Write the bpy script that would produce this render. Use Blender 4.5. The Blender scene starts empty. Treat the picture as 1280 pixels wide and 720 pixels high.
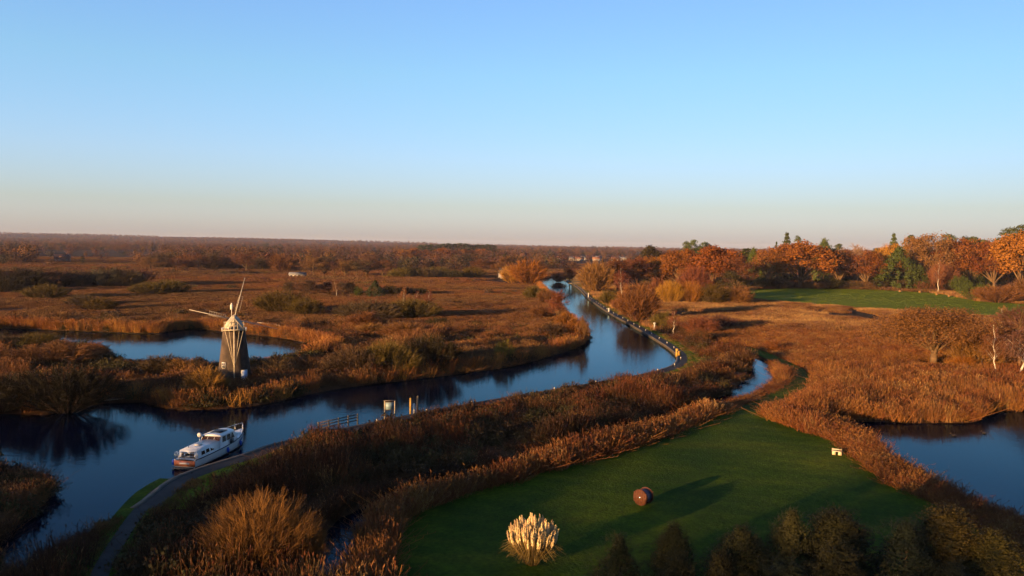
import bpy, bmesh, math, random
import numpy as np
from mathutils import Vector, Matrix
from mathutils.geometry import tessellate_polygon

PI = math.pi
SC = bpy.context.scene
COL = SC.collection

# ------------------------------------------------------------------ camera
CAM_H, FPX = 22.0, 1000.0                      # drone height (m), focal length in px of a 1280 px wide frame
PITCH, ROLL = math.radians(3.06), math.radians(0.8)
fwd = Vector((0, math.cos(PITCH), -math.sin(PITCH)))
up0 = Vector((0, math.sin(PITCH), math.cos(PITCH)))
rgt = Vector((1, 0, 0)) * math.cos(ROLL) + up0 * math.sin(ROLL)
upv = Vector((1, 0, 0)) * -math.sin(ROLL) + up0 * math.cos(ROLL)
cd = bpy.data.cameras.new('camera')
cam = bpy.data.objects.new('camera', cd); COL.objects.link(cam)
cd.sensor_width = 36.0; cd.lens = 36.0 * FPX / 1280.0
cd.clip_start = 0.5; cd.clip_end = 30000
M = Matrix((rgt, upv, -fwd)).transposed().to_4x4(); M.translation = (0, 0, CAM_H)
cam.matrix_world = M
SC.camera = cam

# ------------------------------------------------------------------ world, sun, exposure
SUN_EL, SUN_AZ = math.radians(6.5), math.radians(225)     # low sun behind and to the left of the camera
W = bpy.data.worlds.new('World'); SC.world = W; W.use_nodes = True
nt = W.node_tree; nt.nodes.clear()
wo = nt.nodes.new('ShaderNodeOutputWorld'); bg = nt.nodes.new('ShaderNodeBackground')
sky = nt.nodes.new('ShaderNodeTexSky'); sky.sky_type = 'NISHITA'; sky.sun_disc = False
sky.sun_elevation = SUN_EL; sky.sun_rotation = SUN_AZ
sky.altitude = 20; sky.air_density = 1.0; sky.dust_density = 0.6; sky.ozone_density = 2.0
bg.inputs['Strength'].default_value = 0.05
# clear winter air: bluer and less yellow near the horizon than the model's default, the same all the way round
wtc = nt.nodes.new('ShaderNodeTexCoord'); wsx = nt.nodes.new('ShaderNodeSeparateXYZ'); nt.links.new(wtc.outputs['Generated'], wsx.inputs[0])
wrm = nt.nodes.new('ShaderNodeValToRGB'); els = wrm.color_ramp.elements
SKY_TINT = [(0.0, (.46, .50, .98)), (.012, (.435, .478, .98)), (.047, (.45, .458, .70)), (.106, (.51, .535, .745)), (.203, (.535, .625, .74)), (.29, (.555, .64, .83))]
while len(els) < len(SKY_TINT): els.new(.5)
for e_, (p_, c_) in zip(els, SKY_TINT): e_.position = p_; e_.color = (*c_, 1)
nt.links.new(wsx.outputs['Z'], wrm.inputs['Fac'])
wm = nt.nodes.new('ShaderNodeVectorMath'); wm.operation = 'MULTIPLY'; ws = nt.nodes.new('ShaderNodeVectorMath'); ws.operation = 'SCALE'; ws.inputs['Scale'].default_value = 2.0
nt.links.new(sky.outputs[0], wm.inputs[0]); nt.links.new(wrm.outputs['Color'], wm.inputs[1]); nt.links.new(wm.outputs[0], ws.inputs[0])
wf = nt.nodes.new('ShaderNodeMath'); wf.operation = 'MULTIPLY_ADD'; wf.inputs[1].default_value = -.75; wf.inputs[2].default_value = 2.04   # side scatter: a little brighter away from the right
nt.links.new(wsx.outputs['X'], wf.inputs[0]); nt.links.new(wf.outputs[0], ws.inputs['Scale'])
nt.links.new(ws.outputs[0], bg.inputs['Color']); nt.links.new(bg.outputs[0], wo.inputs['Surface'])

sl = bpy.data.lights.new('sun', 'SUN'); sl.energy = 4.5; sl.angle = math.radians(0.5); sl.color = (1.0, 0.57, 0.22)
sun = bpy.data.objects.new('sun', sl); COL.objects.link(sun)
sdir = Vector((math.cos(SUN_EL) * math.sin(SUN_AZ), math.cos(SUN_EL) * math.cos(SUN_AZ), math.sin(SUN_EL)))
sun.rotation_euler = (-sdir).to_track_quat('-Z', 'Y').to_euler()
sun.location = (-60, -60, 80)

SC.view_settings.view_transform = 'Standard'; SC.view_settings.look = 'None'
SC.view_settings.gamma = 1.0; SC.view_settings.use_curve_mapping = False
SC.view_settings.exposure = 2.08
SC.render.engine = 'CYCLES'
SC.cycles.use_denoising = True; SC.cycles.use_adaptive_sampling = True; SC.cycles.adaptive_threshold = .02
SC.cycles.max_bounces = 4; SC.cycles.diffuse_bounces = 1; SC.cycles.glossy_bounces = 2
SC.cycles.volume_bounces = 0; SC.cycles.transparent_max_bounces = 4
SC.cycles.sample_clamp_indirect = 3.0

# ------------------------------------------------------------------ helpers: layout
def ray(px, py):
    return fwd + rgt * ((px - 640) / FPX) + upv * ((360 - py) / FPX)
def at(px, py, z=0.0):
    d = ray(px, py); t = (z - CAM_H) / d.z
    return Vector((d.x * t, d.y * t, z))
def ht(px, py, Y):                             # height of the ray through a pixel at distance Y
    d = ray(px, py); return CAM_H + d.z / d.y * Y
def xat(px, py, Y):
    d = ray(px, py); return d.x / d.y * Y
def P2(pts, z=0.0):
    return np.array([at(a, b, z)[:2] for a, b in pts])
def smooth_line(pts, step=2.0, closed=False):
    pts = np.asarray(pts, float); n = len(pts); out = []
    for i in range(n if closed else n - 1):
        if closed: p0, p1, p2, p3 = pts[i - 1], pts[i], pts[(i + 1) % n], pts[(i + 2) % n]
        else: p0, p1, p2, p3 = pts[max(i - 1, 0)], pts[i], pts[i + 1], pts[min(i + 2, n - 1)]
        k = max(1, int(np.linalg.norm(p2 - p1) / step))
        for j in range(k):
            t = j / k
            out.append(0.5 * (2 * p1 + (p2 - p0) * t + (2 * p0 - 5 * p1 + 4 * p2 - p3) * t * t + (3 * p1 - p0 - 3 * p2 + p3) * t ** 3))
    if not closed: out.append(pts[-1])
    return np.array(out)
def inpoly(x, y, poly):
    ins = np.zeros(x.shape, bool); n = len(poly)
    for i in range(n):
        x0, y0 = poly[i]; x1, y1 = poly[(i + 1) % n]
        if y0 == y1: continue
        c = ((y0 > y) != (y1 > y)) & (x < (x1 - x0) * (y - y0) / (y1 - y0) + x0)
        ins ^= c
    return ins
def dline(x, y, pts, closed=False):
    d = np.full(x.shape, 1e9); n = len(pts)
    for i in range(n if closed else n - 1):
        a = pts[i]; b = pts[(i + 1) % n]; ab = b - a; L = ab @ ab + 1e-9
        t = np.clip(((x - a[0]) * ab[0] + (y - a[1]) * ab[1]) / L, 0, 1)
        d = np.minimum(d, (x - a[0] - t * ab[0]) ** 2 + (y - a[1] - t * ab[1]) ** 2)
    return np.sqrt(d)
def sdist(x, y, poly):                          # negative inside
    d = dline(x, y, poly, True); return np.where(inpoly(x, y, poly), -d, d)
def vnoise(x, y, s, seed=0):                    # smooth value noise 0..1
    r = np.random.RandomState(seed).rand(64, 64)
    u = x / s; v = y / s; i = np.floor(u).astype(int); j = np.floor(v).astype(int)
    fu = u - i; fv = v - j; fu = fu * fu * (3 - 2 * fu); fv = fv * fv * (3 - 2 * fv)
    g = lambda a, b: r[a % 64, b % 64]
    return (g(i, j) * (1 - fu) + g(i + 1, j) * fu) * (1 - fv) + (g(i, j + 1) * (1 - fu) + g(i + 1, j + 1) * fu) * fv
def sstep(a, b, x):
    t = np.clip((x - a) / (b - a), 0, 1); return t * t * (3 - 2 * t)

# ------------------------------------------------------------------ helpers: meshes
class MB:
    def __init__(s): s.V = []; s.Q = []; s.T = []; s.n = 0; s.qm = []; s.tm = []
    def add(s, V, F, m=0):
        V = np.asarray(V, float).reshape(-1, 3)
        for k, arr, mm in ((4, s.Q, s.qm), (3, s.T, s.tm)):
            G = [f for f in F if len(f) == k] if not isinstance(F, np.ndarray) else (F if F.shape[1] == k else [])
            if len(G):
                G = np.asarray(G, int) + s.n; arr.append(G); mm.append(np.full(len(G), m, int))
        s.V.append(V); s.n += len(V); return s
    def box(s, c, size, rot=None, m=0, taper=1.0):
        x, y, z = [k / 2 for k in size]
        V = np.array([(-x, -y, -z), (x, -y, -z), (x, y, -z), (-x, y, -z), (-x * taper, -y * taper, z), (x * taper, -y * taper, z), (x * taper, y * taper, z), (-x * taper, y * taper, z)])
        if rot is not None: V = V @ np.array(Matrix.Rotation(rot[0], 3, rot[1])).T
        return s.add(V + np.array(c), [(0, 3, 2, 1), (4, 5, 6, 7), (0, 1, 5, 4), (1, 2, 6, 5), (2, 3, 7, 6), (3, 0, 4, 7)], m)
    def tube(s, p0, p1, r0, r1=None, n=6, m=0, caps=True):
        r1 = r0 if r1 is None else r1
        p0 = np.array(p0, float); p1 = np.array(p1, float); d = p1 - p0; d /= np.linalg.norm(d) + 1e-9
        a = np.cross(d, (0, 0, 1) if abs(d[2]) < .9 else (1, 0, 0)); a /= np.linalg.norm(a); b = np.cross(d, a)
        t = np.arange(n) * 2 * PI / n; ring = np.outer(np.cos(t), a) + np.outer(np.sin(t), b)
        V = np.vstack([p0 + ring * r0, p1 + ring * r1, [p0], [p1]])
        F = [(i, (i + 1) % n, n + (i + 1) % n, n + i) for i in range(n)]
        if caps: F += [((i + 1) % n, i, 2 * n) for i in range(n)] + [(n + i, n + (i + 1) % n, 2 * n + 1) for i in range(n)]
        return s.add(V, F, m)
    def path(s, pts, r, n=6, m=0):
        for a, b in zip(pts[:-1], pts[1:]): s.tube(a, b, r, r, n, m)
        return s
    def loft(s, rings, closed=True, capa=False, capb=False, m=0):
        R = np.array(rings, float); k, n, _ = R.shape; F = []
        for i in range(k - 1):
            for j in range(n if closed else n - 1):
                F.append((i * n + j, i * n + (j + 1) % n, (i + 1) * n + (j + 1) % n, (i + 1) * n + j))
        V = R.reshape(-1, 3)
        for cap, i in ((capa, 0), (capb, k - 1)):
            if cap:
                V = np.vstack([V, R[i].mean(0)]); c = len(V) - 1
                for j in range(n if closed else n - 1):
                    f = (i * n + j, i * n + (j + 1) % n, c); F.append(f if i else f[::-1])
        return s.add(V, F, m)
    def lathe(s, prof, n=24, m=0, c=(0, 0, 0)):
        t = np.arange(n) * 2 * PI / n
        return s.loft([np.c_[np.cos(t) * r, np.sin(t) * r, np.full(n, z)] + np.array(c) for r, z in prof], True, True, True, m)
    def mesh(s, name, mats=(), smooth=False):
        me = bpy.data.meshes.new(name)
        V = np.vstack(s.V) if s.V else np.zeros((0, 3))
        Q = np.vstack(s.Q) if s.Q else np.zeros((0, 4), int); T = np.vstack(s.T) if s.T else np.zeros((0, 3), int)
        mi = np.concatenate(s.qm + s.tm) if (s.qm or s.tm) else np.zeros(0, int)
        me.vertices.add(len(V)); me.vertices.foreach_set('co', V.ravel())
        me.loops.add(Q.size + T.size); me.loops.foreach_set('vertex_index', np.concatenate([Q.ravel(), T.ravel()]).astype(np.int32))
        me.polygons.add(len(Q) + len(T))
        st = np.concatenate([np.arange(len(Q)) * 4, Q.size + np.arange(len(T)) * 3]).astype(np.int32)
        me.polygons.foreach_set('loop_start', st)
        for mm in mats: me.materials.append(mm)
        me.polygons.foreach_set('material_index', mi.astype(np.int32))
        if smooth: me.polygons.foreach_set('use_smooth', np.ones(len(Q) + len(T), bool))
        me.update(calc_edges=True); me.validate()
        return me
    def build(s, name, mat, parent=None, smooth=False):
        mats = mat if isinstance(mat, (list, tuple)) else [mat]
        return link(name, s.mesh(name, mats, smooth), parent)
def link(name, me, parent=None):
    o = bpy.data.objects.new(name, me); COL.objects.link(o)
    if parent is not None: o.parent = parent
    return o
def tag(o, label=None, cat=None, group=None, kind=None):
    if label: o['label'] = label
    if cat: o['category'] = cat
    if group: o['group'] = group
    if kind: o['kind'] = kind
    return o
def thing(name, label, cat, loc, rz=0.0, group=None, scale=None):
    o = bpy.data.objects.new(name, None); COL.objects.link(o); o.empty_display_size = .3
    o.location = loc; o.rotation_euler = (0, 0, rz)
    if scale: o.scale = scale
    return tag(o, label, cat, group)

# ------------------------------------------------------------------ materials
def newmat(name):
    m = bpy.data.materials.new(name); m.use_nodes = True
    n = m.node_tree; b = n.nodes['Principled BSDF']
    return m, n, b
def lin(c): return (c[0], c[1], c[2], 1)
def plain(name, c, rough=.6, var=.25, scale=3.0, spec=.3, metal=0.0, bump=0.0, c2=None):
    m, n, b = newmat(name); N, L = n.nodes, n.links
    tc = N.new('ShaderNodeTexCoord'); no = N.new('ShaderNodeTexNoise'); no.inputs['Scale'].default_value = scale; no.inputs['Detail'].default_value = 5
    L.new(tc.outputs['Object'], no.inputs['Vector'])
    r = N.new('ShaderNodeValToRGB'); c2 = c2 or tuple(k * (1 - var) for k in c)
    r.color_ramp.elements[0].color = lin(c2); r.color_ramp.elements[1].color = lin([k * (1 + var * .4) for k in c])
    r.color_ramp.elements[0].position = .32; r.color_ramp.elements[1].position = .68
    L.new(no.outputs['Fac'], r.inputs['Fac']); L.new(r.outputs['Color'], b.inputs['Base Color'])
    b.inputs['Roughness'].default_value = rough; b.inputs['Metallic'].default_value = metal
    b.inputs['Specular IOR Level'].default_value = spec
    if bump:
        bp = N.new('ShaderNodeBump'); bp.inputs['Strength'].default_value = bump; bp.inputs['Distance'].default_value = .02
        L.new(no.outputs['Fac'], bp.inputs['Height']); L.new(bp.outputs[0], b.inputs['Normal'])
    return m
DK = .52                                        # overall depth of the winter plant colours
def foliage(name, c=None, var=.45, scale=.9, patch=None, pscale=.03):
    """leaf / twig / reed colour: object colour (or c), varied from clump to clump and plant to plant"""
    m, n, b = newmat(name); N, L = n.nodes, n.links
    geo = N.new('ShaderNodeNewGeometry'); oi = N.new('ShaderNodeObjectInfo')
    no = N.new('ShaderNodeTexNoise'); no.inputs['Scale'].default_value = scale; no.inputs['Detail'].default_value = 3
    L.new(geo.outputs['Position'], no.inputs['Vector'])
    src = oi.outputs['Color']
    if c is not None:
        c = [k * DK for k in c]; patch = None if patch is None else [k * DK for k in patch]
        rgb = N.new('ShaderNodeRGB'); rgb.outputs[0].default_value = lin(c); src = rgb.outputs[0]
        if patch is not None:
            n2 = N.new('ShaderNodeTexNoise'); n2.inputs['Scale'].default_value = pscale; n2.inputs['Detail'].default_value = 4
            L.new(geo.outputs['Position'], n2.inputs['Vector'])
            rp = N.new('ShaderNodeMapRange'); rp.inputs['From Min'].default_value = .4; rp.inputs['From Max'].default_value = .6
            L.new(n2.outputs['Fac'], rp.inputs['Value'])
            mx = N.new('ShaderNodeMix'); mx.data_type = 'RGBA'
            L.new(rp.outputs[0], mx.inputs['Factor']); L.new(src, mx.inputs['A']); mx.inputs['B'].default_value = lin(patch)
            src = mx.outputs['Result']
    a = N.new('ShaderNodeMath'); a.operation = 'MULTIPLY_ADD'; a.inputs[1].default_value = .5; L.new(oi.outputs['Random'], a.inputs[0])
    mr = N.new('ShaderNodeMapRange'); mr.inputs['From Min'].default_value = .3; mr.inputs['From Max'].default_value = 1.1
    mr.inputs['To Min'].default_value = 1 - var; mr.inputs['To Max'].default_value = 1 + var
    L.new(no.outputs['Fac'], a.inputs[2]); L.new(a.outputs[0], mr.inputs['Value'])
    hs = N.new('ShaderNodeHueSaturation')
    hm = N.new('ShaderNodeMapRange'); hm.inputs['To Min'].default_value = .485; hm.inputs['To Max'].default_value = .515
    L.new(oi.outputs['Random'], hm.inputs['Value']); L.new(hm.outputs[0], hs.inputs['Hue'])
    L.new(mr.outputs[0], hs.inputs['Value']); L.new(src, hs.inputs['Color'])
    L.new(hs.outputs['Color'], b.inputs['Base Color'])
    b.inputs['Roughness'].default_value = .85; b.inputs['Specular IOR Level'].default_value = .12
    return m
MAT = {}
MAT['leaf'] = foliage('leaf')
MAT['twig'] = foliage('twig', var=.35, scale=.5)
MAT['bark'] = plain('bark', (.06, .04, .027), .9, .4, 2.0, .1, bump=.4)
MAT['pale_bark'] = plain('bark_pale', (.10, .062, .033), .9, .35, 2.0, .1, bump=.4)  # paler bark of the oaks, bare trees and osiers
MAT['birch_bark'] = plain('birch_bark', (.44, .38, .31), .8, .2, 1.6, .15, c2=(.2, .17, .14))
MAT['pine_bark'] = plain('pine_bark', (.22, .11, .06), .9, .4, 2.0, .1)

# ------------------------------------------------------------------ the plan: water, lawn, paths (traced, then laid out on the ground)
WZ, GZ = 0.0, 0.45
river_left = P2([(-120, 520), (0, 517), (60, 519), (108, 507), (150, 503), (178, 503), (205, 511), (245, 513), (290, 510), (330, 506), (400, 490), (460, 481), (530, 473), (600, 464), (650, 456), (700, 442), (728, 431), (734, 421), (720, 406), (704, 392), (690, 374), (677, 359), (671, 350)])
river_right = P2([(690, 347), (704, 350), (722, 361), (735, 374), (760, 392), (790, 409), (820, 427), (839, 440), (846, 450), (838, 461), (800, 472), (740, 483), (640, 500), (540, 518), (430, 541), (345, 560), (305, 574), (245, 593), (212, 607), (190, 624), (165, 643), (120, 662), (70, 695), (25, 735)])
river_lower = P2([(-60, 790), (-120, 700)])
bank_line = smooth_line(river_right, 1.5)
RIVER = np.vstack([smooth_line(river_left, 2.0), bank_line, river_lower])
ISLAND = smooth_line(P2([(-60, 590), (0, 594), (40, 600), (62, 614), (50, 636), (22, 658), (0, 676), (-60, 700)]), 1.5, True)
POND_L = smooth_line(P2([(-60, 410), (0, 411), (60, 413), (125, 415), (190, 417), (235, 412), (265, 413), (300, 417), (345, 422), (388, 430), (406, 438), (384, 446), (340, 454), (280, 459), (215, 460), (172, 458), (140, 452), (128, 440), (88, 434), (55, 430), (0, 424), (-60, 422)]), 2.0, True)
POND_R = smooth_line(P2([(1025, 524), (1080, 527), (1130, 529), (1185, 529), (1222, 527), (1232, 517), (1290, 513), (1400, 516), (1420, 640), (1330, 690), (1260, 655), (1200, 630), (1140, 598), (1100, 568), (1070, 547), (1040, 533)]), 1.5, True)
dyke_line = smooth_line(P2([(868, 424), (905, 436), (935, 447), (955, 462), (957, 474), (935, 489), (895, 506), (800, 541), (700, 571), (600, 602), (510, 628), (455, 650), (425, 685), (412, 735)]), 2.0)
pool_line = P2([(951, 463), (951, 476), (932, 490)])
LAWN = np.vstack([smooth_line(P2([(478, 760), (480, 720), (484, 690), (492, 664), (530, 641), (600, 619), (700, 591), (800, 561), (880, 531), (925, 511), (948, 503)]), 2.0),
                  smooth_line(P2([(962, 512), (955, 524), (985, 537), (1040, 556), (1070, 577), (1100, 602), (1150, 628), (1200, 655), (1250, 685), (1300, 718)]), 2.0), np.array([(42, 30), (-6, 30)])])
track_line = smooth_line(P2([(930, 520), (958, 505), (985, 492), (1000, 480), (996, 467), (968, 452), (948, 443), (930, 437)]), 1.5)
FIELD = smooth_line(P2([(925, 366), (960, 362), (1040, 362), (1110, 364), (1180, 369), (1225, 378), (1300, 384), (1310, 404), (1240, 400), (1180, 396), (1100, 390), (1030, 384), (960, 378), (930, 374)]), 6.0, True)
near_path = smooth_line(P2([(118, 750), (128, 720), (145, 690), (168, 655), (196, 622), (222, 606)]), 1.5)

def water_sd(x, y):
    d = np.minimum(np.minimum(sdist(x, y, RIVER[::2]), sdist(x, y, POND_L[::2])), sdist(x, y, POND_R))
    d = np.maximum(d, -sdist(x, y, ISLAND))
    d = np.minimum(d, dline(x, y, dyke_line) - 1.9)
    return np.minimum(d, dline(x, y, pool_line) - 2.4)

def ground_h(x, y):
    h = np.full(x.shape, GZ) + .0
    near = (y > 30) & (y < 620) & (np.abs(x) < 500)
    xs, ys = x[near], y[near]
    w = water_sd(xs, ys)
    hh = GZ + .18 * (vnoise(xs, ys, 7, 1) - .5) * sstep(1, 5, w)
    keep = (inpoly(xs, ys, LAWN) | (dline(xs, ys, bank_line) < 8) | (dline(xs, ys, near_path) < 3) | (dline(xs, ys, track_line) < 3) | inpoly(xs, ys, FIELD))
    hh = np.where(keep, GZ, hh)
    hh = hh - 1.5 * sstep(.35, -.9, w)
    h[near] = hh
    far = ~near
    h[far] += 46 * sstep(3600, 5600, y[far]) * sstep(800, -3000, x[far]) * (.6 + .5 * vnoise(x[far], y[far], 900, 5))
    h[far] += 13 * sstep(1500, 4200, y[far]) * vnoise(x[far], y[far], 420, 6)
    return h

# ground sheet (reaches the horizon)
def axis(lo, a, b, hi, step, g=1.07):
    out = list(np.arange(a, b, step)); s = step; v = b
    while v < hi: out.append(v); s *= g; v += s
    out.append(hi); s = step; v = a
    while v > lo: s *= g; v -= s; out.insert(0, max(v, lo))
    return np.array(out)
gx = axis(-7000, -130, 190, 7000, 1.0); gy = axis(-600, 35, 300, 9000, 1.0, 1.03)
X, Y = np.meshgrid(gx, gy)
Z = ground_h(X.ravel(), Y.ravel())
nx, ny = len(gx), len(gy)
idx = np.arange(nx * ny).reshape(ny, nx)
Fq = np.stack([idx[:-1, :-1], idx[:-1, 1:], idx[1:, 1:], idx[1:, :-1]], -1).reshape(-1, 4)
m, n, b = newmat('marsh_litter'); N, L = n.nodes, n.links
geo = N.new('ShaderNodeNewGeometry')
def noise(scale, det=5, vec=None):
    k = N.new('ShaderNodeTexNoise'); k.inputs['Scale'].default_value = scale; k.inputs['Detail'].default_value = det
    L.new(vec or geo.outputs['Position'], k.inputs['Vector']); return k.outputs['Fac']
def ramp(f, stops):
    r = N.new('ShaderNodeValToRGB'); e = r.color_ramp.elements
    while len(e) < len(stops): e.new(.5)
    for q, (p, c) in zip(e, stops): q.position = p; q.color = lin(c)
    L.new(f, r.inputs['Fac']); return r.outputs['Color']
def mixc(f, a, bb, mode='MIX'):
    k = N.new('ShaderNodeMix'); k.data_type = 'RGBA'; k.blend_type = mode
    if isinstance(f, float): k.inputs['Factor'].default_value = f
    else: L.new(f, k.inputs['Factor'])
    L.new(a, k.inputs['A']); L.new(bb, k.inputs['B']); return k.outputs['Result']
big = ramp(noise(.012, 6), [(.35, (.03, .017, .008)), (.5, (.06, .028, .012)), (.62, (.025, .018, .008)), (.75, (.09, .048, .02))])
fine = ramp(noise(.35, 6), [(.3, (.35, .35, .35)), (.7, (1.15, 1.15, 1.15))])
L.new(mixc(1.0, big, fine, 'MULTIPLY'), b.inputs['Base Color'])
b.inputs['Roughness'].default_value = 1; b.inputs['Specular IOR Level'].default_value = .05
bp = N.new('ShaderNodeBump'); bp.inputs['Strength'].default_value = 1; bp.inputs['Distance'].default_value = .5
L.new(noise(.8, 6), bp.inputs['Height']); L.new(bp.outputs[0], b.inputs['Normal'])
g = MB().add(np.c_[X.ravel(), Y.ravel(), Z], Fq).build('ground', m, smooth=True); tag(g, kind='structure')

# water
m, n, b = newmat('still_water'); N, L = n.nodes, n.links
geo = N.new('ShaderNodeNewGeometry')
N.remove(b); wd = N.new('ShaderNodeBsdfDiffuse'); wd.inputs['Color'].default_value = (.0004, .002, .008, 1)
wg = N.new('ShaderNodeBsdfGlossy'); wg.inputs['Color'].default_value = (.54, .83, 1.0, 1); wg.inputs['Roughness'].default_value = .03
wfr = N.new('ShaderNodeFresnel'); wfr.inputs['IOR'].default_value = 1.115; wmx = N.new('ShaderNodeMixShader')
L.new(wfr.outputs[0], wmx.inputs[0]); L.new(wd.outputs[0], wmx.inputs[1]); L.new(wg.outputs[0], wmx.inputs[2]); L.new(wmx.outputs[0], N['Material Output'].inputs['Surface'])
mp = N.new('ShaderNodeMapping'); mp.inputs['Scale'].default_value = (1, 2.2, 1); mp.inputs['Rotation'].default_value = (0, 0, .3)
L.new(geo.outputs['Position'], mp.inputs['Vector'])
bp = N.new('ShaderNodeBump'); bp.inputs['Strength'].default_value = .055; bp.inputs['Distance'].default_value = .3
L.new(noise(.9, 4, mp.outputs[0]), bp.inputs['Height']); L.new(bp.outputs[0], wg.inputs['Normal'])
MAT['water'] = m
def sheet(name, poly, z, mat):
    tri = tessellate_polygon([[Vector((p[0], p[1], 0)) for p in poly]])
    V = [(p[0], p[1], z) for p in poly]
    T = []
    for t in tri:
        a, bb, c = [np.array(V[k][:2]) for k in t]
        u = bb - a; w = c - a
        T.append(tuple(t) if u[0] * w[1] - u[1] * w[0] > 0 else tuple(t)[::-1])
    return MB().add(V, T).build(name, mat)
def rect(x0, x1, y0, y1): return [(x0, y0), (x1, y0), (x1, y1), (x0, y1)]
def margin(poly, r):
    return rect(poly[:, 0].min() - r, poly[:, 0].max() + r, poly[:, 1].min() - r, poly[:, 1].max() + r)
tag(sheet('river', rect(-160, 62, 36, 640), WZ, m), kind='structure')
tag(sheet('pond', margin(POND_L, 1), WZ - .012, m), kind='structure')
tag(sheet('mere', rect(20, 130, 50, 130), WZ - .008, m), kind='structure')

# lawn, field, grass track, verge
def grass_mat(name, a, bcol, dry, sc, bump, mow=0):
    global N, L, geo
    m, n, b = newmat(name); N, L = n.nodes, n.links; geo = N.new('ShaderNodeNewGeometry')
    mp = N.new('ShaderNodeMapping'); mp.inputs['Rotation'].default_value = (0, 0, -.9); mp.inputs['Scale'].default_value = (.25, 1, 1)
    L.new(geo.outputs['Position'], mp.inputs['Vector'])
    c = ramp(noise(sc, 6, mp.outputs[0]), [(.3, a), (.55, bcol), (.75, dry)])
    f = ramp(noise(3.0, 4), [(.3, (.6, .6, .6)), (.7, (1.2, 1.2, 1.2))])
    c = mixc(1.0, c, f, 'MULTIPLY')
    if mow:                                          # mower's lines and worn patches
        wv = N.new('ShaderNodeTexWave'); wv.inputs['Scale'].default_value = .11; wv.inputs['Distortion'].default_value = 1.6; wv.inputs['Detail'].default_value = 3; wv.inputs['Detail Scale'].default_value = .6
        m2 = N.new('ShaderNodeMapping'); m2.inputs['Rotation'].default_value = (0, 0, 2.06); L.new(geo.outputs['Position'], m2.inputs['Vector']); L.new(m2.outputs[0], wv.inputs['Vector'])
        c = mixc(1.0, c, ramp(wv.outputs['Fac'], [(.2, (.9, .92, .9)), (.8, (1.07, 1.05, 1.0))]), 'MULTIPLY')
        c = mixc(1.0, c, ramp(noise(.09, 5), [(.35, (.65, .75, .8)), (.68, (1.75, 1.3, 1.1))]), 'MULTIPLY')
    L.new(c, b.inputs['Base Color'])
    b.inputs['Roughness'].default_value = .95; b.inputs['Specular IOR Level'].default_value = .05
    bp = N.new('ShaderNodeBump'); bp.inputs['Strength'].default_value = bump; bp.inputs['Distance'].default_value = .12
    L.new(noise(5.0, 5), bp.inputs['Height']); L.new(bp.outputs[0], b.inputs['Normal'])
    return m
MAT['lawn'] = grass_mat('lawn_grass', (.018, .044, .001), (.028, .054, .0014), (.055, .070, .003), .22, .9, 1)
MAT['field'] = grass_mat('field_grass', (.075, .10, .003), (.09, .115, .004), (.10, .11, .006), .03, .9, 0)
tag(sheet('lawn', LAWN, GZ + .05, MAT['lawn']), kind='structure')
tag(sheet('field', FIELD, GZ + .05, MAT['field']), kind='structure')
def strip(name, line, a, bo, z, mat, z2=None, side=1):
    t = np.gradient(line, axis=0); t /= np.linalg.norm(t, axis=1)[:, None] + 1e-9
    nrm = np.c_[-t[:, 1], t[:, 0]] * side
    z2 = z if z2 is None else z2
    A = line + nrm * a; B = line + nrm * bo; k = len(line)
    V = np.vstack([np.c_[A, np.full(k, z)], np.c_[B, np.full(k, z2)]])
    F = np.array([(i, i + 1, k + i + 1, k + i) for i in range(k - 1)])
    if side * (bo - a) < 0: F = F[:, ::-1]
    return MB().add(V, F).build(name, mat)
tag(strip('grass_track', track_line, -1.6, 1.6, GZ + .055, MAT['lawn']), kind='structure')
# bank_line runs from far to near; land lies on its left-hand side seen in that direction
near_cut = [i for i, p in enumerate(bank_line) if p[0] < at(212, 607).x and p[1] < 80][0]
quay_line = bank_line[2:near_cut]
land = 1
MAT['path'] = plain('path_gravel', (.03, .029, .03), .9, .35, .8, .1, bump=.3)
MAT['quay'] = plain('quay_timber', (.085, .07, .055), .8, .4, 1.2, .15)
tag(strip('towpath', quay_line, .36, 2.0, GZ + .07, MAT['path'], side=land), kind='structure')
tag(strip('verge', quay_line, 1.9, 4.6, GZ + .06, MAT['field'], side=land), kind='structure')
def place_path():
    return tag(strip('garden_path', near_path, -.55, .55, GZ + .08, MAT['path']), kind='structure')
place_path(); tag(strip('path_verge', near_path, -1.7, 1.7, GZ + .06, MAT['lawn']), kind='structure')
# timber quay heading: capping board and piling face
def quay():
    t = np.gradient(quay_line, axis=0); t /= np.linalg.norm(t, axis=1)[:, None]
    nrm = np.c_[-t[:, 1], t[:, 0]] * land
    prof = [(-.06, -.5), (-.06, GZ + .02), (-.12, GZ + .02), (-.12, GZ + .12), (.4, GZ + .12), (.4, -.5)]
    rings = [[(p[0] + nn[0] * a, p[1] + nn[1] * a, z) for a, z in prof] for p, nn in zip(quay_line, nrm)]
    return tag(MB().loft(rings, True, True, True).build('quay', MAT['quay']), kind='structure')
quay()

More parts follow.
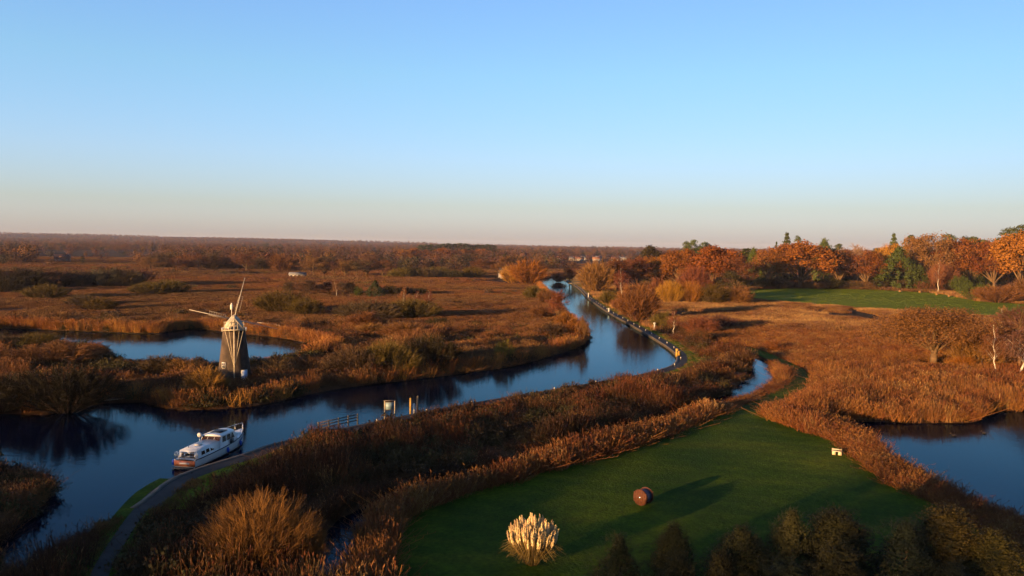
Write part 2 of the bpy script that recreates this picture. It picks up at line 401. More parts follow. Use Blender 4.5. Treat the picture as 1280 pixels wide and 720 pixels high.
# ------------------------------------------------------------------ plants: prototype meshes
def unit(a): return a / (np.linalg.norm(a, axis=-1, keepdims=True) + 1e-9)
def cards(rng, C, Nn, Ln, Wd, spread=.7, up=None):
    k = len(C); nn = unit(np.asarray(Nn) + rng.normal(0, spread, (k, 3)))
    t = rng.normal(0, 1, (k, 3)) if up is None else np.asarray(up) + rng.normal(0, .25, (k, 3))
    t = unit(t - (t * nn).sum(1, keepdims=True) * nn); b_ = np.cross(nn, t)
    Ln = np.broadcast_to(Ln, (k,))[:, None] / 2; Wd = np.broadcast_to(Wd, (k,))[:, None] / 2
    V = np.stack([C - t * Ln, C + b_ * Wd, C + t * Ln, C - b_ * Wd], 1).reshape(-1, 3)
    return V, np.arange(4 * k).reshape(k, 4)
def ribbons(rng, A, B, w0, w1):
    k = len(A); d = unit(B - A); s_ = unit(np.cross(d, rng.normal(0, 1, (k, 3))))
    w0 = np.broadcast_to(w0, (k,))[:, None] / 2; w1 = np.broadcast_to(w1, (k,))[:, None] / 2
    V = np.stack([A - s_ * w0, A + s_ * w0, B + s_ * w1, B - s_ * w1], 1).reshape(-1, 3)
    return V, np.arange(4 * k).reshape(k, 4)
def sphere(rng, k): return unit(rng.normal(0, 1, (k, 3)))

def limbs(mb, rng, base_h, tips, r, n=5):
    for t in tips:
        t = np.array(t); z0 = base_h * rng.uniform(.65, 1.0)
        p0 = np.array((0, 0, z0)); mid = p0 * .5 + t * .5 + np.array((0, 0, rng.uniform(.0, .12) * t[2])) + rng.normal(0, .15, 3)
        mb.tube(p0, mid, r * .5, r * .3, n, caps=False); mb.tube(mid, t, r * .3, r * .1, n, caps=False)
def p_oak(seed, H=10., w=1.0, k=72, per=150, leaf=.29, th=1.6, low=.10, bare=0.0):
    rng = np.random.RandomState(seed); wood = MB(); lf = MB()
    wood.tube((0, 0, -.3), (0, 0, th), .27, .2, 8); wood.tube((0, 0, th), (.1, .05, H * .6), .2, .07, 6)
    rz = H * (1 - low) / 2; cz = H * low + rz; rx = H * .44 * w
    d = sphere(rng, k); d[:, 2] = np.where(d[:, 2] < -.55, -d[:, 2], d[:, 2])
    rad = rng.uniform(.35, .84, k) ** .7
    C = d * rad[:, None] * np.array((rx, rx, rz)) * rng.uniform(.86, 1.1, (k, 1)) + (0, 0, cz)
    limbs(wood, rng, th, C[rng.permutation(k)[:16]], .24)
    for c in C:
        r = rng.uniform(.075, .145) * H; m_ = int(per * (r / (.11 * H)) ** 2)
        dd = sphere(rng, m_); P = c + dd * (r * rng.uniform(.45, 1.08, (m_, 1))) * (1, 1, .8)
        lf.add(*cards(rng, P, dd, leaf * rng.uniform(.6, 1.3, m_), leaf * .8 * rng.uniform(.6, 1.2, m_), .6))
    return wood, lf
def p_bare(seed, H=10., w=1.0, th=2.2, n1=11, n2=7, n3=6, n4=7, tw=.045, ang=.75, droop=0.0, low=.25):
    """leafless tree: trunk and limbs, then a haze of twigs as the crown"""
    rng = np.random.RandomState(seed); wood = MB(); tg = MB(); A = []; B = []; W0 = []
    wood.tube((0, 0, -.3), (0, 0, th), .22, .16, 8); lead = np.array((rng.normal(0, .2), rng.normal(0, .2), H * .82)); wood.tube((0, 0, th), lead, .16, .03, 6)
    def child(p, d, L, a):
        v = unit(d + rng.normal(0, a, 3)); v[2] += .18 - droop; return p, p + unit(v) * L
    for i in range(n1):
        f = (i + .5) / n1; p = np.array((0, 0, th)) * (1 - f * .8) + lead * f * .8 if i > 2 else np.array((0, 0, th * rng.uniform(.8, 1.05)))
        az = i * 2.4 + rng.uniform(-.4, .4); out = ang * (1.25 - .75 * f)
        d = np.array((math.cos(az) * out * w, math.sin(az) * out * w, .75 + .35 * f)); L1 = H * (.46 - .22 * f) * rng.uniform(.85, 1.15) * (.8 + .2 * w)
        p, q = child(p, unit(d), L1, .12); wood.tube(p, q, .085 * (1.2 - f), .03, 5, caps=False)
        for j in range(n2):
            s_ = rng.uniform(.35, 1.0); p2, q2 = child(p + (q - p) * s_, unit(q - p), L1 * .55 * rng.uniform(.7, 1.1), .5)
            wood.tube(p2, q2, .035, .018, 3, caps=False)
            for k in range(n3):
                s_ = rng.uniform(.3, 1.0); p3, q3 = child(p2 + (q2 - p2) * s_, unit(q2 - p2), L1 * .36 * rng.uniform(.6, 1.1), .55)
                A.append(p3); B.append(q3); W0.append(tw * 1.3)
                for l in range(n4):
                    s_ = rng.uniform(.25, 1.0); p4, q4 = child(p3 + (q3 - p3) * s_, unit(q3 - p3), L1 * .2 * rng.uniform(.6, 1.2), .6)
                    A.append(p4); B.append(q4); W0.append(tw)
    W0 = np.array(W0); A = np.array(A); B = np.array(B); tg.add(*ribbons(rng, A, B, W0, W0 * .45))
    k = len(B) // 2; tg.add(*cards(rng, B[:k] + rng.normal(0, .12, (k, 3)), unit(B[:k] - (0, 0, H * .45)), .3, .09, .8))
    return wood, tg
def p_bush(seed, H=4., w=1.0, stems=100, tw=.045, per=44, up=.75, fan=1.0, leafy=0):
    """many-stemmed willow or thorn bush"""
    rng = np.random.RandomState(seed); wood = MB(); tg = MB(); A = []; B = []; W0 = []
    for i in range(stems):
        az = rng.uniform(0, 2 * PI); e = math.sqrt(rng.uniform(0, 1)) * fan
        R = H * .5 * w * e; top = H * math.sqrt(max(0.08, 1 - (e * .86) ** 2)) * rng.uniform(.72, 1.05)
        p0 = np.array((math.cos(az) * R * .25, math.sin(az) * R * .25, -.1)); q = np.array((math.cos(az) * R, math.sin(az) * R, top))
        mid = p0 * .45 + q * .55 + np.array((math.cos(az), math.sin(az), 0)) * R * .12
        if i < 30: wood.tube(p0, mid, .05, .035, 4, caps=False)
        A += [p0, mid]; B += [mid, q]; W0 += [tw * 1.5, tw * 1.2]
        for j in range(per):
            s_ = rng.uniform(.12, 1.0); p = mid + (q - mid) * (s_ * 1.6 - .6) if s_ > .375 else p0 + (mid - p0) * rng.uniform(.3, 1)
            d = unit(unit(q - mid) * up + np.array((math.cos(az), math.sin(az), 0)) * .3 + rng.normal(0, .42, 3))
            A.append(p); B.append(p + d * H * rng.uniform(.1, .24)); W0.append(tw * rng.uniform(.6, 1.1))
    A, B, W0 = np.array(A), np.array(B), np.array(W0)
    tg.add(*ribbons(rng, A, B, W0, W0 * .5))
    if leafy:
        k = leafy; ii = rng.randint(0, len(B), k); P = B[ii] + rng.normal(0, .08 * H / 4, (k, 3)); P[:, 2] = np.maximum(P[:, 2], .05)
        tg.add(*cards(rng, P, unit(P - (0, 0, H * .3)), H * .04 * rng.uniform(.6, 1.3, k), H * .03, .7))
    return wood, tg
def p_pine(seed, H=10., k=13):
    rng = np.random.RandomState(seed); wood = MB(); lf = MB(); lean = rng.normal(0, .25, 2)
    top = np.array((lean[0], lean[1], H * .93)); wood.tube((0, 0, -.2), top * .6, .2, .15, 7); wood.tube(top * .6, top, .15, .05, 6)
    for i in range(k):
        f = i / (k - 1); z = H * (.55 + .42 * f); R = H * (.24 - .2 * f ** 1.6) * rng.uniform(.6, 1.15); az = i * 2.4 + rng.uniform(-.5, .5)
        c = np.array((lean[0] + math.cos(az) * R, lean[1] + math.sin(az) * R, z)); wood.tube(top * (z / top[2] * .93), c, .05, .02, 4, caps=False)
        m_ = 120; dd = sphere(rng, m_); dd[:, 2] = np.abs(dd[:, 2]) * 1.2 - .3; r = H * rng.uniform(.085, .13)
        lf.add(*cards(rng, c + dd * r * rng.uniform(.5, 1.05, (m_, 1)) * (1.25, 1.25, .6), dd, .42, .16, .5))
    return wood, lf
def p_spruce(seed, H=10., w=.3, layers=13):
    rng = np.random.RandomState(seed); wood = MB(); lf = MB(); wood.tube((0, 0, -.2), (0, 0, H * .98), .2, .02, 7)
    for i in range(layers):
        f = i / (layers - 1); z = H * (.1 + .87 * f); R = H * w * (1 - f) ** .85 * rng.uniform(.75, 1.1) + .12
        nb = int(6 + 8 * (1 - f))
        for j in range(nb):
            az = rng.uniform(0, 2 * PI); Rj = R * rng.uniform(.75, 1.15); e = np.array((math.cos(az) * Rj, math.sin(az) * Rj, z - .12 * Rj))
            if j < 5: wood.tube((0, 0, z), e, .035, .01, 3, caps=False)
            m_ = 26; s_ = rng.uniform(.25, 1.05, m_)[:, None]; P = np.array((0, 0, z)) + (e - (0, 0, z)) * s_ + rng.normal(0, .16, (m_, 3))
            lf.add(*cards(rng, P, np.tile((math.cos(az) * .5, math.sin(az) * .5, .8), (m_, 1)), .5, .2, .5))
    return wood, lf
def p_dense(seed, H=6., w=.45, top=1.6, k=120, per=110, leaf=.16, spiky=.0, base=0.02):
    """evergreen clothed to the ground: yew, laurel, cypress"""
    rng = np.random.RandomState(seed); wood = MB(); lf = MB(); wood.tube((0, 0, -.2), (0, 0, H * .85), .12, .03, 6)
    for i in range(k):
        f = rng.uniform(base, .97); R = H * w * (1 - f ** top) ** .8 * (.72 + .3 * math.sin(4 * f + seed)) * rng.uniform(.7, 1.02); az = rng.uniform(0, 2 * PI)
        c = np.array((math.cos(az) * R, math.sin(az) * R, f * H)); r = H * rng.uniform(.05, .1)
        if i < 24: wood.tube((0, 0, c[2] * .8), c, .03, .01, 3, caps=False)
        dd = sphere(rng, per); P = c + dd * r * rng.uniform(.4, 1.1, (per, 1)) * (1, 1, 1.15); P[:, 2] = np.maximum(P[:, 2], .03)
        nrm = dd + np.array((math.cos(az), math.sin(az), .2)) * .6
        lf.add(*cards(rng, P, nrm, leaf * rng.uniform(.7, 1.4, per), leaf * .55, .6, up=np.tile((math.cos(az) * .4, math.sin(az) * .4, 1.0), (per, 1)) if spiky else None))
    if spiky:                                        # close inner foliage
        m_ = 2600; f = rng.uniform(.02, .93, m_); az = rng.uniform(0, 2 * PI, m_); R = H * w * (1 - f ** top) ** .8 * (.72 + .3 * np.sin(4 * f + seed)) * rng.uniform(.35, .86, m_)
        P = np.c_[np.cos(az) * R, np.sin(az) * R, f * H]; lf.add(*cards(rng, P, np.c_[np.cos(az), np.sin(az), np.full(m_, .3)], leaf * 3.2 * rng.uniform(.6, 1.3, m_), leaf * 2.0, .6))
        m_ = int(k * 2.0); f = rng.uniform(.15, 1.0, m_); az = rng.uniform(0, 2 * PI, m_); R = H * w * (1 - f ** top) ** .8
        A = np.c_[np.cos(az) * R * .9, np.sin(az) * R * .9, f * H]; D = unit(np.c_[np.cos(az) * .45, np.sin(az) * .45, np.ones(m_)] + rng.normal(0, .28, (m_, 3))); ln_ = rng.uniform(.3, 1.2, (m_, 1))
        for q in range(18):
            P = A + D * (H * spiky * q / 18 * ln_) + rng.normal(0, .03, (m_, 3))
            lf.add(*cards(rng, P, rng.normal(0, 1, (m_, 3)), leaf * 1.3 * (1 - q / 26), leaf * .6 * (1 - q / 26), .6, up=D))
    return wood, lf
def p_birch(seed, H=10., tw=.045, n=26, fork=False):
    rng = np.random.RandomState(seed); wood = MB(); tg = MB(); A = []; B = []
    pts = [np.array((0, 0, -.2))]; lean = rng.normal(0, .08, 2)
    for i in range(7): pts.append(np.array((lean[0] * i + rng.normal(0, .09), lean[1] * i + rng.normal(0, .09), H * (i + 1) / 7)))
    for i in range(7): wood.tube(pts[i], pts[i + 1], .115 * (1 - i / 7.5), .115 * (1 - (i + 1) / 7.5), 7, caps=False)
    for i in range(n):
        f = rng.uniform(.28, .97); z = f * H; k = min(int(f * 7), 6); p = pts[k] + (pts[k + 1] - pts[k]) * (f * 7 - k) * 1.0
        az = rng.uniform(0, 2 * PI); L = H * (.34 * (1.05 - f) + .05) * rng.uniform(.7, 1.2); q = p + np.array((math.cos(az) * L * .55, math.sin(az) * L * .55, L * .85))
        wood.tube(p, q, .028 * (1.2 - f), .008, 4, caps=False)
        for j in range(50):
            s_ = rng.uniform(.25, 1); a = p + (q - p) * s_; d = unit(np.array((math.cos(az), math.sin(az), .5)) * .6 + rng.normal(0, .6, 3)); b_ = a + d * L * rng.uniform(.15, .4)
            A += [a, b_]; B += [b_, b_ + (d * .3 + np.array((0, 0, -.8))) * L * rng.uniform(.08, .25)]
    tg.add(*ribbons(rng, np.array(A), np.array(B), tw, tw * .6)); return wood, tg

PROTO = {}
def reg(kind, H, gens, bark, fol):
    L_ = []
    for i, gfn in enumerate(gens):
        w_, l_ = gfn
        L_.append((w_.mesh(kind + '_trunk', [bark], True), l_.mesh(kind + '_crown', [fol])))
    PROTO[kind] = (H, L_)
reg('oak', 10, [p_oak(s) for s in (1, 2, 3)], MAT['pale_bark'], MAT['leaf'])
reg('oak_thin', 10, [p_oak(s, k=66, per=90, leaf=.24, th=1.8, low=.12) for s in (4, 5)], MAT['pale_bark'], MAT['leaf'])
reg('bare_tree', 10, [p_bare(s) for s in (11, 12, 13)], MAT['pale_bark'], MAT['twig'])
reg('slender_tree', 10, [p_bare(s, w=.6, th=1.2, ang=.5, n1=12, tw=.05) for s in (14, 15)], MAT['pale_bark'], MAT['twig'])
reg('dome_tree', 10, [p_oak(21, k=170, per=240, leaf=.13, th=2.4, low=.14)], MAT['pale_bark'], MAT['twig'])
reg('bush', 4, [p_bush(s) for s in (31, 32, 33)], MAT['bark'], MAT['twig'])
reg('wide_bush', 4, [p_bush(s, w=1.9, stems=150) for s in (34, 35)], MAT['bark'], MAT['twig'])
reg('leafy_bush', 4, [p_bush(s, w=1.35, stems=70, per=20, leafy=3600) for s in (36, 37)], MAT['bark'], MAT['twig'])
reg('osier', 5, [p_bush(41, H=5., w=1.35, stems=230, tw=.022, per=44, up=1.3)], MAT['pale_bark'], MAT['twig'])
reg('pine', 10, [p_pine(s) for s in (51, 52, 53)], MAT['pine_bark'], MAT['leaf'])
reg('spruce', 10, [p_spruce(s) for s in (54, 55)], MAT['pine_bark'], MAT['leaf'])
reg('yew', 10, [p_dense(s, H=10., w=.46, top=2.0, k=110, per=60, leaf=.36) for s in (56, 57)], MAT['bark'], MAT['leaf'])
reg('laurel', 6, [p_dense(58, w=.50, top=2.6, k=90, per=120, leaf=.085, spiky=.15), p_dense(59, w=.52, top=3.0, k=90, per=120, leaf=.085, spiky=.16)], MAT['bark'], MAT['leaf'])
reg('cypress', 6, [p_dense(61, w=.30, top=1.25, k=110, per=120, leaf=.09, spiky=.12), p_dense(62, w=.34, top=1.5, k=110, per=120, leaf=.09, spiky=.12), p_dense(63, w=.42, top=2.0, k=110, per=130, leaf=.09, spiky=.15)], MAT['bark'], MAT['leaf'])
reg('birch', 10, [p_birch(s) for s in (71, 72, 73)], MAT['birch_bark'], MAT['twig'])

RNG = random.Random(5)
USED = []
def plant(kind, name, cat, label, px, base, top, wpx, colr, group=None, var=None, Y=None, rz=None, part2='crown'):
    """stand a plant on the ground at its traced foot; its own height and spread are real sizes in metres"""
    if Y is None: p = at(px, base, GZ)
    else: p = Vector((xat(px, top, Y), Y, GZ))
    h = ht(px, top, p.y) - GZ + .1
    H0, L_ = PROTO[kind]; i = RNG.randrange(len(L_)) if var is None else var % len(L_)
    tr, cr = L_[i]
    co = np.empty(len(cr.vertices) * 3); 
    if 'ext' not in cr:
        cr.vertices.foreach_get('co', co); v = co.reshape(-1, 3)
        cr['ext'] = float(np.percentile(np.abs(v[:, :2]), 97.5) * 2); cr['exh'] = float(np.percentile(v[:, 2], 99.3))
    dist = math.hypot(p.x, p.y)
    sz = h / cr['exh']; sx = (wpx * dist / FPX) / cr['ext'] if wpx else sz
    o = thing(name, label, cat, (p.x, p.y, GZ - .05), RNG.uniform(0, 6.28) if rz is None else rz, group, (sx, sx, sz))
    t = link('trunk' if cat == 'tree' else 'stems', tr, o); c = link(part2, cr, o)
    c.color = (*[k * DK for k in colr], 1); USED.append((p.x, p.y, wpx * dist / FPX / 2 if wpx else h * .4))
    return o

# colours of foliage (surface colours)
ORANGE = (.25, .094, .015); RUST = (.195, .072, .015); GOLD = (.30, .125, .018); BROWN = (.16, .072, .028); TWIG = (.20, .092, .028)
REDTW = (.18, .062, .028); OLIVE = (.11, .078, .016); DARKOL = (.045, .036, .011); PINE = (.07, .085, .025); YEW = (.055, .075, .016); PALE = (.36, .24, .14)
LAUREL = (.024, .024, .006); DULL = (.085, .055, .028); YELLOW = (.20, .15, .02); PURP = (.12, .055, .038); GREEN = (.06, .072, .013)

# ------------------------------------------------------------------ trees and bushes one can tell apart
# (kind, name, category, label, foot px, foot py, top py, width px, colour)
T = [
 # right-hand wood, left to right
 ('bush', 'willow_tree', 'tree', 'orange brown willow nearest the boathouse at the river bend', 746, 366, 327, 44, TWIG),
 ('slender_tree', 'alder_tree', 'tree', 'tall bare alder behind the leaning white birch', 772, 364, 324, 42, TWIG),
 ('slender_tree', 'alder_tree', 'tree', 'dark red bare alder right of the leaning white birch', 797, 362, 322, 42, REDTW),
 ('birch', 'birch_tree', 'tree', 'white trunked birch leaning right among riverside willows', 777, 378, 334, 18, REDTW),
 ('bush', 'willow_bush', 'bush', 'low olive willow bush beside the towpath below the leaning birch', 764, 382, 363, 28, OLIVE),
 ('bush', 'willow_tree', 'tree', 'rounded orange willow at the water side, mirrored in the river', 797, 401, 355, 50, TWIG),
 ('bush', 'sallow_bush', 'bush', 'small red brown bush left of the rounded waterside willow', 776, 388, 372, 24, REDTW),
 ('oak', 'oak_tree', 'tree', 'bright orange oak at the left end of the wood', 820, 360, 323, 42, ORANGE),
 ('oak', 'oak_tree', 'tree', 'orange oak under the pair of pines', 850, 364, 315, 44, RUST),
 ('oak', 'oak_tree', 'tree', 'large dome shaped orange oak right of the pair of pines', 892, 366, 311, 56, ORANGE),
 ('oak_thin', 'oak_tree', 'tree', 'brown oak sloping down to the field corner', 921, 368, 324, 42, BROWN),
 ('pine', 'pine_tree', 'tree', 'left pine of the pair above the orange oaks', 857, 356, 302, 16, PINE),
 ('pine', 'pine_tree', 'tree', 'tallest pine of the pair above the orange oaks', 865, 355, 300, 18, PINE),
 ('pine', 'pine_tree', 'tree', 'spreading pine on top of the dome shaped orange oak', 881, 354, 303, 22, PINE),
 ('yew', 'holm_oak', 'tree', 'dark evergreen mass in front of the dome shaped oak', 912, 374, 340, 46, DARKOL),
 ('yew', 'evergreen_tree', 'tree', 'olive green round topped evergreen in the notch of the wood', 941, 356, 311, 20, GREEN),
 ('oak_thin', 'oak_tree', 'tree', 'brown oak in shade left of the big orange oak', 960, 360, 314, 34, RUST),
 ('spruce', 'spruce_tree', 'tree', 'thin spruce tip rising left of the tall layered pine', 969, 354, 303, 9, PINE),
 ('spruce', 'cedar_tree', 'tree', 'tall layered dark conifer behind the big orange oak', 982, 352, 292, 22, PINE),
 ('pine', 'pine_tree', 'tree', 'small topped pine right of the tall layered conifer', 995, 350, 295, 12, PINE),
 ('oak', 'oak_tree', 'tree', 'big orange oak with visible trunk at the back edge of the field', 1000, 360, 306, 64, ORANGE),
 ('yew', 'evergreen_tree', 'tree', 'dark conifer right behind the big orange oak', 1029, 354, 300, 26, PINE),
 ('pine', 'pine_tree', 'tree', 'dark pine above the bare brown oaks', 1046, 352, 305, 18, PINE),
 ('oak_thin', 'oak_tree', 'tree', 'bare brown oak with two trunks facing the field', 1049, 360, 314, 40, BROWN),
 ('bare_tree', 'ash_tree', 'tree', 'pale leafless crown above the brown oaks', 1072, 356, 307, 40, PALE),
 ('oak_thin', 'oak_tree', 'tree', 'brown orange oak left of the dark yew', 1083, 361, 316, 34, RUST),
 ('spruce', 'spruce_tree', 'tree', 'tall pointed spruce above the dark yew', 1115, 354, 293, 20, PINE),
 ('oak', 'beech_tree', 'tree', 'light orange beech peeping out above the dark yew', 1110, 354, 308, 26, GOLD),
 ('yew', 'yew_tree', 'tree', 'broad dark green yew reaching the ground at the field edge', 1122, 362, 310, 50, YEW),
 ('pine', 'pine_tree', 'tree', 'pine top right behind the broad yew', 1137, 352, 294, 20, PINE),
 ('oak_thin', 'oak_tree', 'tree', 'orange oak between the yew and the tall bare oak', 1141, 360, 299, 28, RUST),
 ('oak_thin', 'oak_tree', 'tree', 'tall brown thin crowned oak right of the yew', 1161, 361, 295, 44, BROWN),
 ('yew', 'holly_tree', 'tree', 'narrow dark green holly beneath the tall brown oak', 1148, 363, 332, 22, YEW),
 ('pine', 'pine_tree', 'tree', 'flat topped pine behind the tall brown oak', 1184, 354, 293, 26, PINE),
 ('oak', 'oak_tree', 'tree', 'red orange oak right of the flat topped pine', 1192, 361, 302, 42, RUST),
 ('oak', 'oak_tree', 'tree', 'red orange oak under the two spreading pines', 1214, 362, 304, 40, RUST),
 ('pine', 'pine_tree', 'tree', 'left of two spreading pines near the right edge', 1213, 354, 296, 24, PINE),
 ('pine', 'pine_tree', 'tree', 'right of two spreading pines near the right edge', 1229, 355, 300, 18, PINE),
 ('oak_thin', 'oak_tree', 'tree', 'brown orange oak under the tallest pines', 1242, 364, 306, 38, RUST),
 ('pine', 'pine_tree', 'tree', 'tallest layered pine left of the golden oak', 1260, 360, 285, 32, PINE),
 ('pine', 'pine_tree', 'tree', 'tallest pine at the right edge of the picture', 1277, 360, 281, 32, PINE),
 ('oak', 'oak_tree', 'tree', 'golden orange oak at the right edge of the wood', 1276, 368, 294, 50, GOLD),
 ('birch', 'birch_tree', 'tree', 'slender pale birch at the field edge before pink twigs', 1172, 366, 327, 12, REDTW),
 ('bush', 'dogwood_bush', 'bush', 'pinkish red twiggy bush behind the slender pale birch', 1177, 364, 331, 30, (.2, .075, .035)),
 ('leafy_bush', 'holly_bush', 'bush', 'small green bush right of the slender pale birch', 1199, 366, 345, 18, GREEN),
 ('leafy_bush', 'laurel_bush', 'bush', 'dark green laurel mass under the red orange oaks', 1222, 362, 339, 44, (.035, .045, .015)),
 ('leafy_bush', 'laurel_bush', 'bush', 'green clipped bush at the right corner of the field', 1219, 375, 354, 36, GREEN),
 ('bush', 'sallow_bush', 'bush', 'brown orange bush right of the green clipped bush', 1246, 378, 357, 44, TWIG),
 ('bare_tree', 'maple_tree', 'tree', 'small yellow stemmed bare tree near the right edge', 1252, 361, 334, 30, GOLD),
 ('bush', 'sallow_bush', 'bush', 'brown bush at the right edge below the golden oak', 1278, 372, 350, 30, BROWN),
 # coppice row in front of the wood
 ('osier', 'willow_coppice', 'bush', 'golden upright coppice at the left of the row before the wood', 838, 380, 351, 34, GOLD),
 ('osier', 'willow_coppice', 'bush', 'golden coppice second from the left before the wood', 862, 380, 352, 34, GOLD),
 ('bush', 'willow_coppice', 'bush', 'olive brown bush in the middle of the coppice row', 893, 381, 355, 36, OLIVE),
 ('bush', 'willow_coppice', 'bush', 'orange brown bush at the right end of the coppice row', 922, 381, 358, 34, TWIG),
 ('bush', 'sallow_tree', 'tree', 'red brown feathery tree rising behind the coppice row', 868, 374, 333, 38, REDTW),
 ('bush', 'sallow_bush', 'bush', 'red brown bush left of the golden coppice row', 823, 372, 348, 24, REDTW),
 # right of the towpath
 ('leafy_bush', 'gorse_bush', 'bush', 'olive bush beside the white post on the towpath bend', 828, 412, 390, 30, OLIVE),
 ('birch', 'birch_sapling', 'tree', 'reddish sapling right of the white post', 842, 417, 388, 16, REDTW),
 ('bush', 'sallow_bush', 'bush', 'round red bush in the rough ground right of the bend', 876, 418, 397, 40, REDTW),
 ('bush', 'sallow_bush', 'bush', 'grey red bush behind the round red bush', 900, 412, 394, 34, PURP),
 ('leafy_bush', 'bramble_bush', 'bush', 'small round red bush beside the grass track', 965, 440, 426, 22, RUST),
 # around the right-hand mere
 ('dome_tree', 'oak_tree', 'tree', 'low wide spreading bare oak standing alone above the mere', 1167, 456, 386, 118, TWIG),
 ('birch', 'birch_tree', 'tree', 'forked white birch between the spreading oak and the mere', 1243, 470, 404, 24, BROWN),
 ('birch', 'birch_tree', 'tree', 'tall thin white birch behind the forked birch', 1249, 458, 384, 22, BROWN),
 ('birch', 'birch_tree', 'tree', 'short pale birch stem left of the forked birch', 1236, 460, 410, 16, BROWN),
 ('birch', 'birch_tree', 'tree', 'white birch at the right edge beside the mere', 1276, 476, 398, 40, PURP),
 ('bare_tree', 'alder_tree', 'tree', 'purple brown bare tree at the right edge above the mere', 1274, 462, 384, 70, PURP),
 ('bush', 'sallow_bush', 'bush', 'orange brown thicket behind the white birches', 1225, 458, 415, 60, TWIG),
 ('bush', 'sallow_bush', 'bush', 'small orange bush in the shadow under the spreading oak', 1205, 460, 446, 22, ORANGE),
 # left bank
 ('wide_bush', 'thorn_bush', 'bush', 'big dark thorn bush mirrored in the river at the left', 84, 512, 458, 106, (.022, .018, .008)),
 ('wide_bush', 'thorn_bush', 'bush', 'dark thorn bush cut by the left picture edge', 2, 512, 470, 90, (.024, .019, .008)),
 ('bush', 'willow_bush', 'bush', 'orange olive willow bush left of the windmill', 258, 498, 460, 44, (.28, .15, .03)),
 ('wide_bush', 'thorn_bush', 'bush', 'fan branched thorn bush on the river bank right of the windmill', 487, 468, 428, 78, OLIVE),
 ('wide_bush', 'thorn_bush', 'bush', 'dark round thorn bush right of the fan branched one', 538, 462, 420, 72, (.03, .024, .009)),
 ('wide_bush', 'sallow_bush', 'bush', 'dull brown sallow left of the fan branched thorn', 440, 472, 436, 70, DULL),
 ('leafy_bush', 'willow_bush', 'bush', 'small yellow green bush on the left river bank', 630, 452, 425, 24, YELLOW),
 ('leafy_bush', 'gorse_bush', 'bush', 'small dark dense bush alone on the marsh', 548, 410, 396, 28, DARKOL),
 ('wide_bush', 'willow_bush', 'bush', 'large olive willow bush above the pond, left of two', 352, 391, 364, 62, OLIVE),
 ('wide_bush', 'willow_bush', 'bush', 'smaller olive willow bush above the pond, right of two', 382, 395, 373, 40, OLIVE),
 ('wide_bush', 'willow_bush', 'bush', 'olive bush on the far marsh, left of a touching pair', 187, 368, 353, 42, OLIVE),
 ('wide_bush', 'willow_bush', 'bush', 'olive bush on the far marsh, right of a touching pair', 212, 367, 350, 42, OLIVE),
 ('wide_bush', 'willow_bush', 'bush', 'low olive bush on the marsh left of the windmill sail', 126, 388, 373, 34, OLIVE),
 ('wide_bush', 'willow_bush', 'bush', 'low brown bush beside the dark ditch on the left marsh', 104, 382, 369, 34, DULL),
 ('wide_bush', 'willow_bush', 'bush', 'olive bush at the foot of the dark left tree belt', 58, 374, 356, 44, OLIVE),
 ('wide_bush', 'willow_bush', 'bush', 'dark bush at the left picture edge below the tree belt', 8, 366, 346, 40, DARKOL),
 ('wide_bush', 'willow_bush', 'bush', 'broad brown scrub in the middle of the marsh, left half', 462, 400, 376, 76, DULL),
 ('wide_bush', 'willow_bush', 'bush', 'broad brown scrub in the middle of the marsh, right half', 515, 398, 374, 70, OLIVE),
 ('bush', 'willow_bush', 'bush', 'orange brown bush below the broad brown scrub', 455, 412, 390, 40, TWIG),
 ('bush', 'willow_bush', 'bush', 'orange bush at the right end of the pond', 505, 422, 403, 50, TWIG),
 ('bush', 'willow_bush', 'bush', 'dull orange bush between the pond and the river', 465, 420, 404, 36, TWIG),
 ('birch', 'birch_tree', 'tree', 'pale birch stem standing before the right brown scrub', 504, 386, 359, 12, REDTW),
 ('birch', 'birch_tree', 'tree', 'pale birch stem at the right end of the brown scrub', 536, 388, 362, 14, REDTW),
 ('birch', 'birch_tree', 'tree', 'thin birch between the two pale stems in the scrub', 520, 387, 364, 12, REDTW),
 ('birch', 'birch_tree', 'tree', 'lone pale birch right of the olive willows', 382, 386, 368, 8, REDTW),
 ('birch', 'birch_tree', 'tree', 'pale birch in the middle tree row on the marsh', 421, 371, 350, 10, BROWN),
 ('yew', 'pine_tree', 'tree', 'round dark green pine on the marsh', 469, 372, 351, 22, (.045, .06, .02)),
 ('leafy_bush', 'holly_bush', 'bush', 'small green bush left of the round dark pine', 448, 371, 358, 12, GREEN),
 # left bank promontory and narrows
 ('bush', 'willow_tree', 'tree', 'golden willow at the river narrows', 660, 356, 325, 44, GOLD),
 ('bush', 'willow_bush', 'bush', 'golden brown lower willow left of the narrows', 640, 354, 333, 30, (.38, .17, .035)),
 ('bare_tree', 'alder_tree', 'tree', 'brown bare tree behind the golden willow', 632, 346, 320, 30, BROWN),
 ('bush', 'sallow_bush', 'bush', 'olive bush on the left bank below the narrows', 668, 374, 358, 30, OLIVE),
 ('bush', 'sallow_bush', 'bush', 'brown bush on the left bank above the red sallow', 684, 380, 362, 26, BROWN),
 ('slender_tree', 'sallow_tree', 'tree', 'dark red pointed sallow standing at the left water edge', 698, 402, 364, 26, REDTW),
 ('bush', 'sallow_bush', 'bush', 'rust bush below the pointed red sallow', 706, 412, 391, 26, RUST),
 ('bush', 'sallow_bush', 'bush', 'orange bush at the tip of the promontory', 718, 427, 401, 30, RUST),
 ('bare_tree', 'sallow_tree', 'tree', 'thin twigs overhanging the water at the promontory tip', 729, 429, 396, 20, BROWN),
 ('bush', 'sallow_bush', 'bush', 'dull bush on the promontory behind its orange tip', 690, 428, 405, 36, DULL),
 ('bush', 'sallow_bush', 'bush', 'brown bush left of the pointed red sallow', 676, 398, 382, 28, BROWN),
